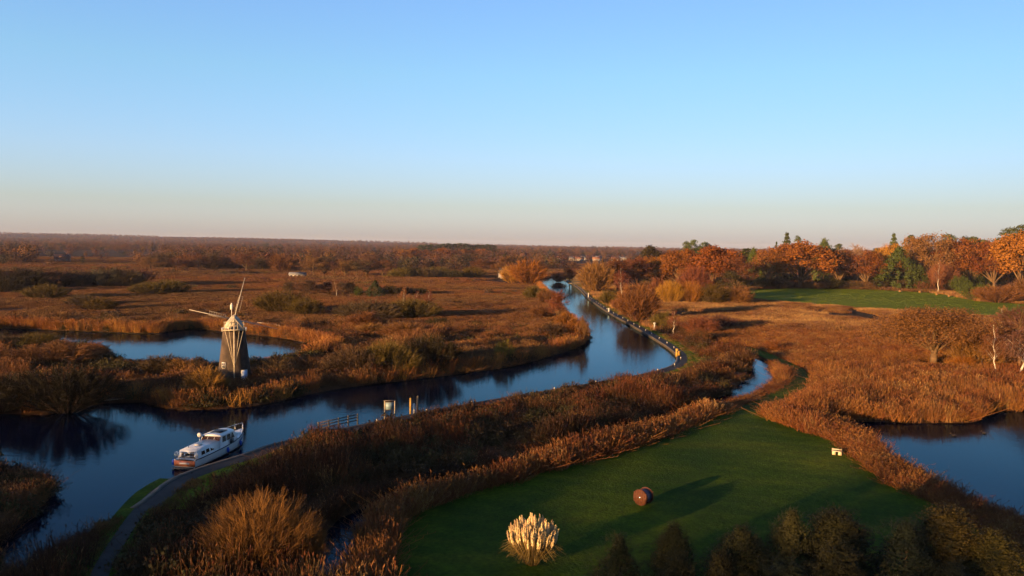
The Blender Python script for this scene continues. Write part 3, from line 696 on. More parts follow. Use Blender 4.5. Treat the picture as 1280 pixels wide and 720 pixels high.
 ('slender_tree', 'alder_tree', 'tree', 'small dark red tree beside the boathouse', 712, 355, 335, 22, REDTW),
 ('bush', 'sallow_bush', 'bush', 'purple brown bush left of the small dark red tree', 698, 352, 340, 20, PURP),
 # around the left pond
 ('leafy_bush', 'sallow_bush', 'bush', 'red brown bush sticking into the left pond', 116, 443, 428, 30, RUST),
 ('wide_bush', 'sallow_bush', 'bush', 'olive brown bush left of the pond', 44, 434, 417, 50, OLIVE),
 ('wide_bush', 'sallow_bush', 'bush', 'brown bush at the left edge beside the pond', 2, 436, 420, 40, DULL),
 ('wide_bush', 'sallow_bush', 'bush', 'red brown mound between pond and thorn bush', 70, 456, 428, 80, BROWN),
 ('bush', 'sallow_bush', 'bush', 'grey twiggy bush on the near pond bank', 205, 468, 444, 46, DULL),
 ('bush', 'sallow_bush', 'bush', 'orange bush on the near pond bank left of the mill', 232, 470, 449, 40, TWIG),
 ('bush', 'sallow_bush', 'bush', 'dull bush right of the mill door', 345, 474, 449, 50, DULL),
 ('wide_bush', 'sallow_bush', 'bush', 'brown bush right of the mill by the pond end', 390, 466, 444, 60, BROWN),
]
for (kind, name, cat, label, px, base, top, wpx, colr) in T:
    plant(kind, name, cat, label, px, base, top - (2 if kind in ('oak', 'oak_thin') else 0), wpx * (1.18 if kind in ('oak', 'oak_thin') else 1), colr)

# rows nothing tells apart: one shared label per row
def row(kind, name, cat, label, group, spots, colrs, n0=0):
    ORD = 'first second third fourth fifth sixth seventh eighth ninth tenth eleventh twelfth thirteenth fourteenth fifteenth sixteenth'.split()
    for i, (px, base, top, w) in enumerate(spots):
        plant(kind[i % len(kind)], name, cat, label + ', ' + ORD[i] + ' from the left', px, base, top, w, colrs[i % len(colrs)], group)
r_ = random.Random(3)
row(['slender_tree', 'bare_tree'], 'birch_alder', 'tree', 'small bare tree in the middle tree row on the marsh', 'tree row on the marsh',
    [(x, 370 + r_.uniform(-1, 1), 351 + r_.uniform(-1, 4), 20) for x in (362, 374, 386, 398, 410, 428, 438)], [DULL, PURP, (.07, .045, .028)])
row(['wide_bush'], 'dark_bush', 'bush', 'dark low bush in the row right of the round pine', 'dark bushes on the marsh', [(488, 369, 357, 26), (508, 368, 358, 24), (526, 368, 360, 22)], [DARKOL, DULL])
row(['bare_tree', 'bush', 'leafy_bush'], 'carr_tree', 'tree', 'dark tree in the long belt at the left of the marsh', 'dark belt at the left of the marsh',
    [(x, 362 - x * .03 + r_.uniform(-2, 2), 338 + r_.uniform(-4, 3), 34) for x in range(-10, 176, 13)], [DARKOL, DULL, PURP, (.06, .05, .03)])
row(['bare_tree', 'oak_thin'], 'carr_tree', 'tree', 'brown bare tree behind the low white hut', 'trees behind the white hut',
    [(x, 346 + r_.uniform(-1, 1), 322 + r_.uniform(-6, 3), 34) for x in (392, 405, 418, 432, 446, 458, 478)], [BROWN, DULL, PURP])
row(['wide_bush', 'leafy_bush'], 'carr_bush', 'bush', 'bush in the row across the far marsh', 'bushes across the marsh',
    [(x, 348 + r_.uniform(-1, 1), 335 + r_.uniform(-2, 2), 28) for x in (500, 516, 532, 548, 563, 578, 592)], [OLIVE, DARKOL, DULL])
row(['bare_tree', 'oak_thin'], 'carr_tree', 'tree', 'brown tree left of the small white house', 'trees beside the white house', [(x, 341, 325 + r_.uniform(-3, 2), 24) for x in (600, 610, 619)], [BROWN, TWIG])
row(['yew', 'oak_thin', 'yew', 'oak', 'spruce'], 'wood_tree', 'tree', 'tree in the shaded back row of the wood', 'back row of the wood',
    [(x, 353, (312 if x < 1100 else 302) + r_.uniform(-4, 6), 46) for x in (812, 842, 874, 905, 932, 962, 1016, 1040, 1066, 1096, 1150, 1176, 1204, 1230, 1256, 1284)], [DARKOL, BROWN, (.04, .045, .014), RUST, PINE])
row(['leafy_bush', 'bush'], 'understorey_bush', 'bush', 'dark bush under the trees at the back of the field', 'understorey behind the field',
    [(x, 361 + max(0, x - 1100) * .04, 349 + r_.uniform(-3, 3), 30) for x in (945, 972, 1020, 1036, 1062, 1074, 1096, 1140, 1158, 1186)], [DARKOL, DULL, BROWN])
row(['pine'], 'pine_tree', 'tree', 'dark pine in the clump on the middle of the skyline', 'pine clump on the skyline',
    [(x, 325, 304 + abs(x - 565) * .05 + r_.uniform(-1, 1), 13) for x in range(526, 618, 7)], [(.04, .055, .025), (.05, .065, .025)])
row(['oak', 'oak_thin'], 'oak_tree', 'tree', 'russet oak in front of the pine clump', 'oaks in front of the pines',
    [(x, 327, 311 + r_.uniform(-1, 3), 20) for x in range(506, 612, 12)], [RUST, ORANGE, (.26, .10, .04)])
row(['bare_tree', 'bush'], 'carr_tree', 'tree', 'brown bare tree in the belt left of the hut', 'belt left of the hut',
    [(x, 338 + r_.uniform(-3, 3), 320 + r_.uniform(-4, 3), 32) for x in range(188, 366, 15)], [BROWN, DULL, PURP, TWIG])

# foreground, below the camera: trees whose feet are out of the picture
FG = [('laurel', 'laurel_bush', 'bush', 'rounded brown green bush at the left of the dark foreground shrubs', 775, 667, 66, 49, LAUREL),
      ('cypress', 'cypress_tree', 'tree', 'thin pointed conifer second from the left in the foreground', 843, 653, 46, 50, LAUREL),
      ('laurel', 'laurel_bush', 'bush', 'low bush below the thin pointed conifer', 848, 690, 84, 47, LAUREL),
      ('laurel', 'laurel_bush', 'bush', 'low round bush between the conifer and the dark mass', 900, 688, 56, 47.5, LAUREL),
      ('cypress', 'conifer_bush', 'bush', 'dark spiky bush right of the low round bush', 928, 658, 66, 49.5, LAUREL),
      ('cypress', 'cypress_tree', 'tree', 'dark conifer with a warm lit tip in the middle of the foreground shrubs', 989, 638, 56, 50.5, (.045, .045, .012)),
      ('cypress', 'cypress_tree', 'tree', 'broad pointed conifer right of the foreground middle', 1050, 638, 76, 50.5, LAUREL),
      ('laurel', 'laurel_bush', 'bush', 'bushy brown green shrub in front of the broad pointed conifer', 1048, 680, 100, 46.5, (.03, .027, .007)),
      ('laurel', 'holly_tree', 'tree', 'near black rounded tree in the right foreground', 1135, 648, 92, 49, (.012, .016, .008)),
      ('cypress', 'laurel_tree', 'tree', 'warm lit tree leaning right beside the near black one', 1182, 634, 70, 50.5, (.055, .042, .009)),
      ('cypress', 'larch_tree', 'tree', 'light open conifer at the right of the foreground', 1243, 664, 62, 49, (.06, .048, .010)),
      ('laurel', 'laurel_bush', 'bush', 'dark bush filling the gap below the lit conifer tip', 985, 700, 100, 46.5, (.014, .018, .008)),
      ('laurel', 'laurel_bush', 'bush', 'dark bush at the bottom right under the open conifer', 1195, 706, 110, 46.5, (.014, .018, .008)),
      ('osier', 'osier_bush', 'bush', 'large upright osier bush at the lower left, lit orange', 325, 622, 140, 52.5, (.20, .085, .023)),
      ('osier', 'osier_bush', 'bush', 'smaller osier joined to the right of the large one', 388, 660, 52, 52, (.18, .085, .025))]
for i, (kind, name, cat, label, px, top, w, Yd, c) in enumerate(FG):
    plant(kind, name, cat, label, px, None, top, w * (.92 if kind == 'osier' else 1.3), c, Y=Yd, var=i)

# ------------------------------------------------------------------ reeds, sedge, scrub and far woods (uncountable): scattered with geometry nodes
def scatter(name, label, protos, pts, rot, scl, pick, cat=None):
    pc = bpy.data.collections.new(name + '_kinds')
    for i, me in enumerate(protos):
        pc.objects.link(bpy.data.objects.new('%s_kind_%02d' % (name, i), me))
    me = bpy.data.meshes.new(name); me.vertices.add(len(pts)); me.vertices.foreach_set('co', np.asarray(pts, np.float32).ravel())
    a = me.attributes.new('rot', 'FLOAT_VECTOR', 'POINT'); a.data.foreach_set('vector', np.asarray(rot, np.float32).ravel())
    a = me.attributes.new('scl', 'FLOAT_VECTOR', 'POINT'); a.data.foreach_set('vector', np.asarray(scl, np.float32).ravel())
    a = me.attributes.new('pick', 'INT', 'POINT'); a.data.foreach_set('value', np.asarray(pick, np.int32))
    o = link(name, me); tag(o, label, None, None, 'stuff')
    ng = bpy.data.node_groups.new(name, 'GeometryNodeTree')
    ng.interface.new_socket('Geometry', in_out='INPUT', socket_type='NodeSocketGeometry')
    ng.interface.new_socket('Geometry', in_out='OUTPUT', socket_type='NodeSocketGeometry')
    N_ = ng.nodes; gi = N_.new('NodeGroupInput'); go = N_.new('NodeGroupOutput'); ip = N_.new('GeometryNodeInstanceOnPoints'); ci = N_.new('GeometryNodeCollectionInfo')
    ci.inputs['Collection'].default_value = pc; ci.inputs['Separate Children'].default_value = True; ci.inputs['Reset Children'].default_value = True
    def attr(nm, t):
        k = N_.new('GeometryNodeInputNamedAttribute'); k.data_type = t; k.inputs['Name'].default_value = nm; return k.outputs['Attribute']
    ip.inputs['Pick Instance'].default_value = True
    l = ng.links
    l.new(gi.outputs[0], ip.inputs['Points']); l.new(ci.outputs[0], ip.inputs['Instance'])
    l.new(attr('pick', 'INT'), ip.inputs['Instance Index']); l.new(attr('rot', 'FLOAT_VECTOR'), ip.inputs['Rotation']); l.new(attr('scl', 'FLOAT_VECTOR'), ip.inputs['Scale'])
    l.new(ip.outputs[0], go.inputs[0])
    md = o.modifiers.new('scatter', 'NODES'); md.node_group = ng
    return o
def tuft(seed, n, H, R, sw, hw, hl, mats, lean=.24, leaves=1, hfrac=.85):
    rng = np.random.RandomState(seed); mb = MB(); az = rng.uniform(0, 2 * PI, n); rr = R * np.sqrt(rng.uniform(0, 1, n))
    A = np.c_[np.cos(az) * rr, np.sin(az) * rr, np.full(n, -.15)]; h = H * rng.uniform(.5, 1.15, n)
    D = np.c_[rng.normal(0, lean, n), rng.normal(0, lean, n), np.ones(n)]; B = A + D * h[:, None]
    mb.add(*ribbons(rng, A, B, sw * 1.2, sw * .8), 0)
    k = int(n * hfrac); P = B[:k] + np.array((0, 0, hl * .3)); mb.add(*cards(rng, P, rng.normal(0, 1, (k, 3)) * (1, 1, .1), hl * rng.uniform(.7, 1.3, k), hw * rng.uniform(.6, 1.2, k), .1, up=np.tile((.25, .2, 1.), (k, 1))), 1)
    for q in range(leaves):
        s_ = rng.uniform(.25, .9, (n, 1)); p = A + (B - A) * s_; a2 = rng.uniform(0, 2 * PI, n); L_ = H * rng.uniform(.12, .3, n)[:, None]
        mb.add(*ribbons(rng, p, p + np.c_[np.cos(a2) * .6, np.sin(a2) * .6, rng.uniform(.3, 1, n)] * L_, sw * 1.5, sw * .3), 0)
    return mb.mesh('reed_tuft', mats)
def clump(seed, n, R, H, leaf, mat):
    rng = np.random.RandomState(seed); d = sphere(rng, n); d[:, 2] = np.abs(d[:, 2]); P = d * rng.uniform(.5, 1.05, (n, 1)) * (R, R, H)
    P *= 1 + .25 * np.sin(d[:, :1] * 7 + seed) * np.cos(d[:, 1:2] * 6); mb = MB(); mb.add(*cards(rng, P, d, leaf * rng.uniform(.6, 1.4, n), leaf * .6, .7))
    A = P[:n // 6]; mb.add(*ribbons(rng, A, A + unit(d[:n // 6] + rng.normal(0, .3, (n // 6, 3)) + (0, 0, .6)) * H * .4, .03, .015))
    return mb.mesh('scrub_clump', [mat])

REED_O = foliage('reed_stem', (.25, .10, .024), .4, .25, (.17, .058, .018), .035); HEAD_O = foliage('reed_head', (.17, .062, .022), .4, .3, (.22, .095, .03), .05)
REED_B = foliage('bank_stem', (.085, .031, .010), .55, .25, (.05, .03, .012), .07); HEAD_B = foliage('bank_head', (.125, .040, .015), .55, .3, (.04, .02, .012), .09)
REED_L = foliage('sedge_stem', (.175, .075, .025), .4, .2, (.085, .045, .018), .012); HEAD_L = foliage('sedge_head', (.16, .06, .024), .4, .3, (.19, .10, .042), .012)
REED_P = foliage('pale_sedge', (.36, .19, .07), .45, .2, (.13, .052, .018), .05); HEAD_P = foliage('pale_head', (.30, .17, .07), .45, .3, (.12, .052, .024), .07)
SCRUB = foliage('bramble', (.05, .027, .012), .5, .5, (.05, .045, .014), .08)
DRYGR = foliage('rough_grass', (.09, .085, .02), .4, .5, (.16, .09, .03), .12)
def kinds(stem, head, s0):
    return [tuft(s0 + i, 46, 2.15, .8, .034, .075, .34, [stem, head]) for i in range(3)]
def far_kinds(stem, head, s0):
    return [tuft(s0 + i, 110, 1.9, 2.2, .07, .10, .34, [stem, head], .2, 1) for i in range(3)]
R2 = np.random.RandomState(77)
def cand(y0, y1, dens, xpad=12, k=.70):
    A_ = 0.5 * (y1 ** 2 - y0 ** 2) * 2 * k + 2 * xpad * (y1 - y0); n_ = int(A_ * dens)
    y = np.sqrt(R2.uniform(y0 ** 2, y1 ** 2, n_)); x = R2.uniform(-1, 1, n_) * (k * y + xpad); return x, y
def keepout(x, y, rbank=4.3):
    rbank = np.where((x > -25) & (x < 24) & (y < 128), 2.5, rbank)
    ok = water_sd(x, y) > .05
    ok &= ~(inpoly(x, y, LAWN)) & ~inpoly(x, y, FIELD)
    ok &= dline(x, y, quay_line) > rbank; ok &= dline(x, y, near_path) > 1.5; ok &= dline(x, y, track_line) > 2.0
    mp_ = at(293, 474); ok &= np.hypot(x - mp_.x, y - mp_.y) > 3.4
    return ok
BANK = np.vstack([bank_line[20:], dyke_line[::-1]])
def zone(x, y):                                     # 1 foreground bank, 2 right-hand beds, 0 left marsh
    z = np.zeros(x.shape, int)
    riv = inpoly(x, y, np.vstack([bank_line, [(-60, -50), (900, -50), (900, 900), (60, 900)]]))
    dyk = inpoly(x, y, np.vstack([dyke_line, [(-10, -50), (900, -50), (900, 900), (dyke_line[0][0], 900)]]))
    z[riv] = 1; z[riv & dyk] = 2
    return z
def edge_pts(line, n_, lo, hi, closed=True):
    seg = np.roll(line, -1, 0) - line if closed else np.diff(line, axis=0)
    L_ = np.linalg.norm(seg, axis=1); i = R2.choice(len(L_), n_, p=L_ / L_.sum()); t = R2.rand(n_, 1)
    p = line[i] + seg[i] * t; nn = np.c_[-seg[i][:, 1], seg[i][:, 0]] / (L_[i][:, None] + 1e-9)
    return p + nn * R2.uniform(lo, hi, (n_, 1)) * R2.choice([-1, 1], (n_, 1))
def put(name, label, protos, x, y, zs, ws=None, tilt=.06):
    n_ = len(x); z = ground_h(x, y) - .03; zs = np.asarray(zs) * R2.uniform(.75, 1.2, n_)
    lodge = .4 * sstep(.62, .8, vnoise(x, y, 11, 61)) if name in ('bank_reeds', 'reed_bed', 'marsh_reeds') else 0      # wind-flattened patches
    rot = np.c_[R2.normal(0, tilt, n_) - lodge * .5, R2.normal(0, tilt, n_) + lodge, R2.uniform(0, 6.28, n_)]
    ws = R2.uniform(.7, 1.35, n_) if ws is None else ws
    return scatter(name, label, protos, np.c_[x, y, z], rot, np.c_[ws, ws, zs], R2.randint(0, len(protos), n_))
def free_of_bushes(x, y, f=.6):
    ok = np.ones(x.shape, bool)
    for bx, by, br in USED:
        if by < 420: ok &= (x - bx) ** 2 + (y - by) ** 2 > (br * f) ** 2
    return ok

# near beds up to 210 m
x, y = cand(40, 210, 1.35); ok = keepout(x, y); x, y = x[ok], y[ok]
e = np.vstack([edge_pts(POND_L, 2600, .1, 3.0), edge_pts(POND_R, 2200, .1, 2.6), edge_pts(RIVER, 2600, .1, 2.2), edge_pts(dyke_line, 1300, 2.0, 3.6, False), edge_pts(ISLAND, 300, .1, 2.5)])
e = e[(e[:, 1] > 40) & (np.abs(e[:, 0]) < .7 * e[:, 1] + 12)]; ok = keepout(e[:, 0], e[:, 1]); e = e[ok]
lawn_edge = edge_pts(LAWN[:-2], 2000, .1, 2.4, False); ok = keepout(lawn_edge[:, 0], lawn_edge[:, 1]) & (lawn_edge[:, 1] > 45); lawn_edge = lawn_edge[ok]
x = np.concatenate([x, e[:, 0], lawn_edge[:, 0]]); y = np.concatenate([y, e[:, 1], lawn_edge[:, 1]])
edge = np.concatenate([np.zeros(len(x) - len(e) - len(lawn_edge)), np.ones(len(e)), np.full(len(lawn_edge), .8)])
zn = zone(x, y)
cl = vnoise(x, y, 9, 3) * .6 + vnoise(x, y, 3.2, 4) * .4
# foreground bank: uneven, gaps and thickets; near the towpath low
bk = (zn == 1); dq = dline(x, y, bank_line); low_q = np.clip((dq - 3.5) / 6, np.where((x > -25) & (x < 24) & (y < 128), .6, .32), 1); cres = at(938, 486); cres2 = at(915, 500); tl_ = dline(x, y, track_line); lowc = np.where(tl_ < 4.5, .62, 1.0) * np.where(np.minimum(np.hypot(x - cres.x, y - cres.y), np.hypot(x - cres2.x, y - cres2.y)) < 9, .4, 1.0)
hb = (.28 + .95 * cl) * low_q * lowc * np.where(edge == .8, .8, 1)
hb = np.where((y < 70) & (x < -20), .35 + .6 * cl, hb); hb *= np.where(inpoly(x, y, ISLAND), .5, 1); gap = vnoise(x, y, 5.5, 51) * .6 + vnoise(x, y, 2.2, 52) * .4; hb *= .45 + 1.1 * sstep(.3, .7, gap)
sel = bk & (gap > .34) & (R2.rand(len(x)) < .35 + 1.1 * cl) & (hb > .15)
put('bank_reeds', 'red brown reeds and dead stems on the bank between river and lawn', kinds(REED_B, HEAD_B, 200) + [tuft(206, 30, 1.7, .8, .03, .07, .3, [REED_P, HEAD_P], .42), tuft(207, 60, 1.5, 1.0, .03, .05, .2, [SCRUB, HEAD_B], .5)], x[sel], y[sel], hb[sel])
big = USED[[t_[0] for t_ in T].index('dome_tree')]; sel = (zn == 2) & (np.hypot(x - big[0], y - big[1]) > 3.5); hr = .55 + .5 * cl + .1 * edge; hr *= lowc * np.where(edge == .8, .72, 1) * np.where((dline(x, y, POND_R) < 4) & (x < 52) & (y < 100), .62, 1) * np.where(inpoly(x, y, np.array([(34, 40), (60, 60), (24, 100), (16, 96)])), .85, 1)
put('reed_bed', 'orange reed bed around the right hand mere', kinds(REED_O, HEAD_O, 210) + [tuft(216, 44, 2.0, .8, .034, .08, .36, [REED_P, HEAD_P], .3), tuft(217, 50, 1.7, 1.1, .034, .07, .3, [REED_O, HEAD_O], .6)], x[sel], y[sel], hr[sel] * np.where(y[sel] > 140, .6, 1))
isl = inpoly(x, y, ISLAND); sel = (zn == 0) & free_of_bushes(x, y); mlp = at(294, 480); hl_ = np.where(edge > 0, .95, .35 + .6 * cl) * np.where((np.abs(x - mlp.x - (y - mlp.y) * -.35) < 5) & (y < mlp.y + 2) & (y > mlp.y - 14), .42, 1) * np.where((dline(x, y, POND_L) < 16) & (y < np.interp(x, [-120, -75, -70, -20], [178, 178, 152, 150])), .36, 1) * np.where(isl, .55, 1); gp = vnoise(x, y, 6, 53) * .6 + vnoise(x, y, 2.4, 54) * .4; hl_ = np.where(edge > 0, hl_, hl_ * (.5 + .9 * sstep(.3, .7, gp))); sel &= (gp > .3) | (edge > 0)
fr = sel & (edge == 1) & ~isl; sel &= ~fr
REED_F = foliage('sunlit_fringe_stem', (.36, .15, .032), .35, .25, (.27, .10, .024), .05); HEAD_F = foliage('sunlit_fringe_head', (.27, .105, .034), .35, .3)  # brighter copy of the marsh reed colours: sunlit faces at the water painted in
put('reed_fringe', 'reed fringe along the pond and river margins, sunlit gold put into its colour', kinds(REED_F, HEAD_F, 224), x[fr], y[fr], hl_[fr])
put('marsh_reeds', 'red brown reeds on the left marsh and pond banks', kinds(REED_L, HEAD_L, 220) + [tuft(226, 44, 2.0, .8, .034, .08, .36, [REED_O, HEAD_P], .3), tuft(227, 50, 1.6, 1.1, .034, .07, .3, [REED_L, HEAD_L], .6)], x[sel], y[sel], hl_[sel])
# low scrub in the foreground bank and along the left bank
x, y = cand(40, 210, .45); ok = keepout(x, y, 5.0) & (vnoise(x, y, 8, 9) > .42) & (zone(x, y) < 2); x, y = x[ok], y[ok]
put('bramble_scrub', 'dark bramble scrub among the reeds', [clump(230 + i, 200, 1.0, 1.0, .24, SCRUB) for i in range(3)], x, y, R2.uniform(.7, 1.7, len(x)), R2.uniform(.7, 1.6, len(x)))
# rough grass on verges and banks
vg = np.vstack([edge_pts(quay_line, 3600, 2.1, 4.9, False), edge_pts(near_path, 700, .9, 2.6, False)])
ok = (water_sd(vg[:, 0], vg[:, 1]) > .3) & (dline(vg[:, 0], vg[:, 1], quay_line) > 2.0) & (dline(vg[:, 0], vg[:, 1], near_path) > .85); vg = vg[ok]
put('rough_grass', 'rough grass tufts along the towpath verge', [tuft(240 + i, 34, .38, .42, .035, .03, .1, [DRYGR, DRYGR], .35, 1, .2) for i in range(3)], vg[:, 0], vg[:, 1], R2.uniform(.6, 1.4, len(vg)))
x, y = cand(44, 125, 2.6); ok = inpoly(x, y, LAWN); x, y = x[ok], y[ok]
put('lawn_grass', 'short mown grass of the lawn', [tuft(244 + i, 110, .12, .75, .03, .03, .05, [MAT['lawn'], MAT['lawn']], .6, 0, .1) for i in range(3)], x, y, R2.uniform(.7, 1.2, len(x)))
x, y = cand(200, 560, .45); ok = inpoly(x, y, FIELD); x, y = x[ok], y[ok]
put('field_grass', 'green grass of the far field', [tuft(247 + i, 150, .14, 1.7, .04, .03, .1, [MAT['field'], MAT['field']], .5, 0, .1) for i in range(3)], x, y, R2.uniform(.7, 1.2, len(x)))
# middle distance 205 - 420 m
x, y = cand(205, 430, .30); ok = keepout(x, y) & free_of_bushes(x, y); x, y = x[ok], y[ok]
zn = zone(x, y); cl = vnoise(x, y, 22, 13) * .6 + vnoise(x, y, 7, 14) * .4
sel = (zn > 0) & (cl > .3); put('rough_fen', 'pale orange rough fen between the towpath and the field', far_kinds(REED_P, HEAD_P, 250), x[sel], y[sel], .2 + .7 * cl[sel])
sel = (zn == 0) & (cl > .22); put('sedge_marsh', 'red brown sedge of the wide left marsh', far_kinds(REED_L, HEAD_L, 260), x[sel], y[sel], .16 + .42 * cl[sel])
# far marsh 420 - 900 m
x, y = cand(420, 950, .035); cl = vnoise(x, y, 60, 15); ok = ~inpoly(x, y, FIELD) & (cl > .25); ok &= water_sd(x, y) > 2; x, y, cl = x[ok], y[ok], cl[ok]
put('far_sedge', 'sedge of the marsh towards the far woods', far_kinds(REED_L, HEAD_L, 270), x, y, .3 + .5 * cl, np.full(len(x), 2.2))

x, y = cand(200, 640, .0042); ok = keepout(x, y) & (zone(x, y) == 0) & (vnoise(x, y, 70, 41) > .5); x, y = x[ok], y[ok]
put('sallow_scrub', 'low sallow scrub dotted over the left marsh', [clump(280 + i, 420, 2.6, 2.2, .5, foliage('sallow_%d' % i, c)) for i, c in enumerate(((.10, .075, .02), (.07, .045, .024), (.14, .06, .02)))], x, y, R2.uniform(.4, 1.0, len(x)), R2.uniform(.6, 1.5, len(x)))
# far woods, from the marsh edge to the skyline
def far_tree(seed, mat, H=11., w=.42, conic=0., n=360, leaf=.8):
    rng = np.random.RandomState(seed); mb = MB(); d = sphere(rng, n); P = d * rng.uniform(.55, 1.05, (n, 1)) * (H * w, H * w, H * .42) + (0, 0, H * .55)
    P *= (1 + .22 * np.sin(5 * d[:, :1] + seed) * np.cos(4 * d[:, 1:2])); 
    if conic: P[:, :2] *= (1.25 - P[:, 2:] / H).clip(.1, 1.2)
    mb.add(*cards(rng, P, d, leaf * rng.uniform(.6, 1.3, n), leaf * .7, .35)); mb.tube((0, 0, -1), (0, 0, H * .5), .3, .15, 5)
    return mb.mesh('far_tree', [mat])
FT = [foliage('far_wood_%d' % i, c, .3, .006) for i, c in enumerate([(.12, .056, .03), (.075, .04, .03), (.15, .068, .028), (.07, .05, .022), (.03, .03, .018), (.09, .042, .034)])]
ftp = [far_tree(300 + i, FT[i % 6], H=10 + (i % 3), w=.36 + .07 * (i % 4), conic=(i == 4)) for i in range(12)]
def fwood(y0, y1, dens, thr, sc):
    x, y = cand(y0, y1, dens, 40); return x, y, vnoise(x, y * 2.2, sc, 21) * .65 + vnoise(x, y * 2.2, sc * .4, 22) * .35, thr
XS, YS = [], []
for (y0, y1, dens, thr, sc) in ((620, 1100, .008, .55, 110), (1100, 2200, .0045, .53, 170), (2200, 4200, .0017, .48, 280), (4200, 6200, .0007, .40, 400)):
    x, y, v, t = fwood(y0, y1, dens, thr, sc); ok = v > t
    thin = ((x / y > -.60) & (x / y < -.44) & (y < 1500)) | ((x / y > .035) & (x / y < .17) & (y < 1750)); ok &= ~(thin & (R2.rand(len(x)) < np.where(x > 0, .8, .93)))
    ok &= ~((x > 60) & (x < 620) & (y < 640)); XS.append(x[ok]); YS.append(y[ok])
x = np.concatenate(XS); y = np.concatenate(YS)
sc_ = R2.uniform(.6, 1.35, len(x))
put('far_woods', 'brown and purple winter woods stretching to the skyline', ftp, x, y, sc_, sc_ * R2.uniform(.9, 1.4, len(x)), 0)
# wooded hill behind the viewpoint: its long shadow lies over the foreground
bx, by = [], []
for i in range(620):
    u = R2.uniform(-260, 260) if i < 150 else R2.uniform(-110, 10); v = R2.uniform(0, 42); bx.append(-.7071 * (140 + v) + .7071 * u); by.append(-.7071 * (140 + v) - .7071 * u)
bx, by = np.array(bx), np.array(by)
u_ = (bx - by) * .7071
hs = (np.interp(u_, [-260, -120, -95, -84, -82, -73, -71, -62, -53, -51, -32, -30, -15, 40, 260], [17, 19, 20.5, 21.5, 20.2, 20.2, 25.5, 26.2, 25.2, 20.9, 20.9, 25.0, 25.0, 24, 20]) + 1.6 * (vnoise(u_ + 300, u_ * 0, 5, 31) - .5) + R2.uniform(-1.5, .2, len(bx))) / 11.6
put('wood_behind', 'wood on the rise behind the viewpoint', ftp[:6], bx, by, hs, np.full(len(bx), .8), 0)

# ------------------------------------------------------------------ drainage windmill
def brick_mat():
    m, n, b = newmat('tarred_brick'); N_, L_ = n.nodes, n.links
    tc = N_.new('ShaderNodeTexCoord'); br = N_.new('ShaderNodeTexBrick'); br.inputs['Scale'].default_value = 1.0
    mp = N_.new('ShaderNodeMapping'); L_.new(tc.outputs['UV'], mp.inputs['Vector'])
    sx = N_.new('ShaderNodeSeparateXYZ'); L_.new(tc.outputs['Object'], sx.inputs[0])
    at2 = N_.new('ShaderNodeMath'); at2.operation = 'ARCTAN2'; L_.new(sx.outputs['Y'], at2.inputs[0]); L_.new(sx.outputs['X'], at2.inputs[1])
    ml = N_.new('ShaderNodeMath'); ml.operation = 'MULTIPLY'; ml.inputs[1].default_value = 2.3; L_.new(at2.outputs[0], ml.inputs[0])
    cb = N_.new('ShaderNodeCombineXYZ'); L_.new(ml.outputs[0], cb.inputs['X']); L_.new(sx.outputs['Z'], cb.inputs['Y']); L_.new(cb.outputs[0], br.inputs['Vector'])
    br.inputs['Color1'].default_value = (.06, .04, .029, 1); br.inputs['Color2'].default_value = (.042, .032, .026, 1); br.inputs['Mortar'].default_value = (.055, .046, .038, 1)
    br.inputs['Brick Width'].default_value = .24; br.inputs['Row Height'].default_value = .08; br.inputs['Mortar Size'].default_value = .008
    no = N_.new('ShaderNodeTexNoise'); no.inputs['Scale'].default_value = .8; no.inputs['Detail'].default_value = 6; L_.new(tc.outputs['Object'], no.inputs['Vector'])
    r = N_.new('ShaderNodeValToRGB'); r.color_ramp.elements[0].color = (.35, .35, .36, 1); r.color_ramp.elements[1].color = (1.1, 1.05, 1, 1); r.color_ramp.elements[0].position = .3; r.color_ramp.elements[1].position = .65
    L_.new(no.outputs['Fac'], r.inputs['Fac']); mx = N_.new('ShaderNodeMix'); mx.data_type = 'RGBA'; mx.blend_type = 'MULTIPLY'; mx.inputs['Factor'].default_value = 1
    L_.new(br.outputs['Color'], mx.inputs['A']); L_.new(r.outputs['Color'], mx.inputs['B']); L_.new(mx.outputs['Result'], b.inputs['Base Color'])
    b.inputs['Roughness'].default_value = .85; b.inputs['Specular IOR Level'].default_value = .15
    return m
MAT['brick'] = brick_mat()
MAT['white'] = plain('white_paint', (.5, .47, .41), .55, .2, 2.5, .3)
MAT['whitewood'] = plain('weathered_white_wood', (.33, .28, .2), .7, .35, 4, .2)
MAT['capwhite'] = plain('weathered_cap', (.31, .27, .21), .7, .4, 1.3, .2)
MAT['sailwood'] = plain('sail_wood', (.30, .27, .23), .8, .3, 4, .15)
MAT['dark'] = plain('dark_gap', (.02, .02, .022), .5, .3, 3, .3)
MAT['glass'] = plain('window_glass', (.03, .03, .035), .08, .2, 2, .5)
MAT['bluedoor'] = plain('blue_white_door', (.45, .55, .72), .5, .15, 3, .3)
MAT['greywood'] = plain('weathered_wood', (.10, .08, .06), .85, .4, 5, .15)
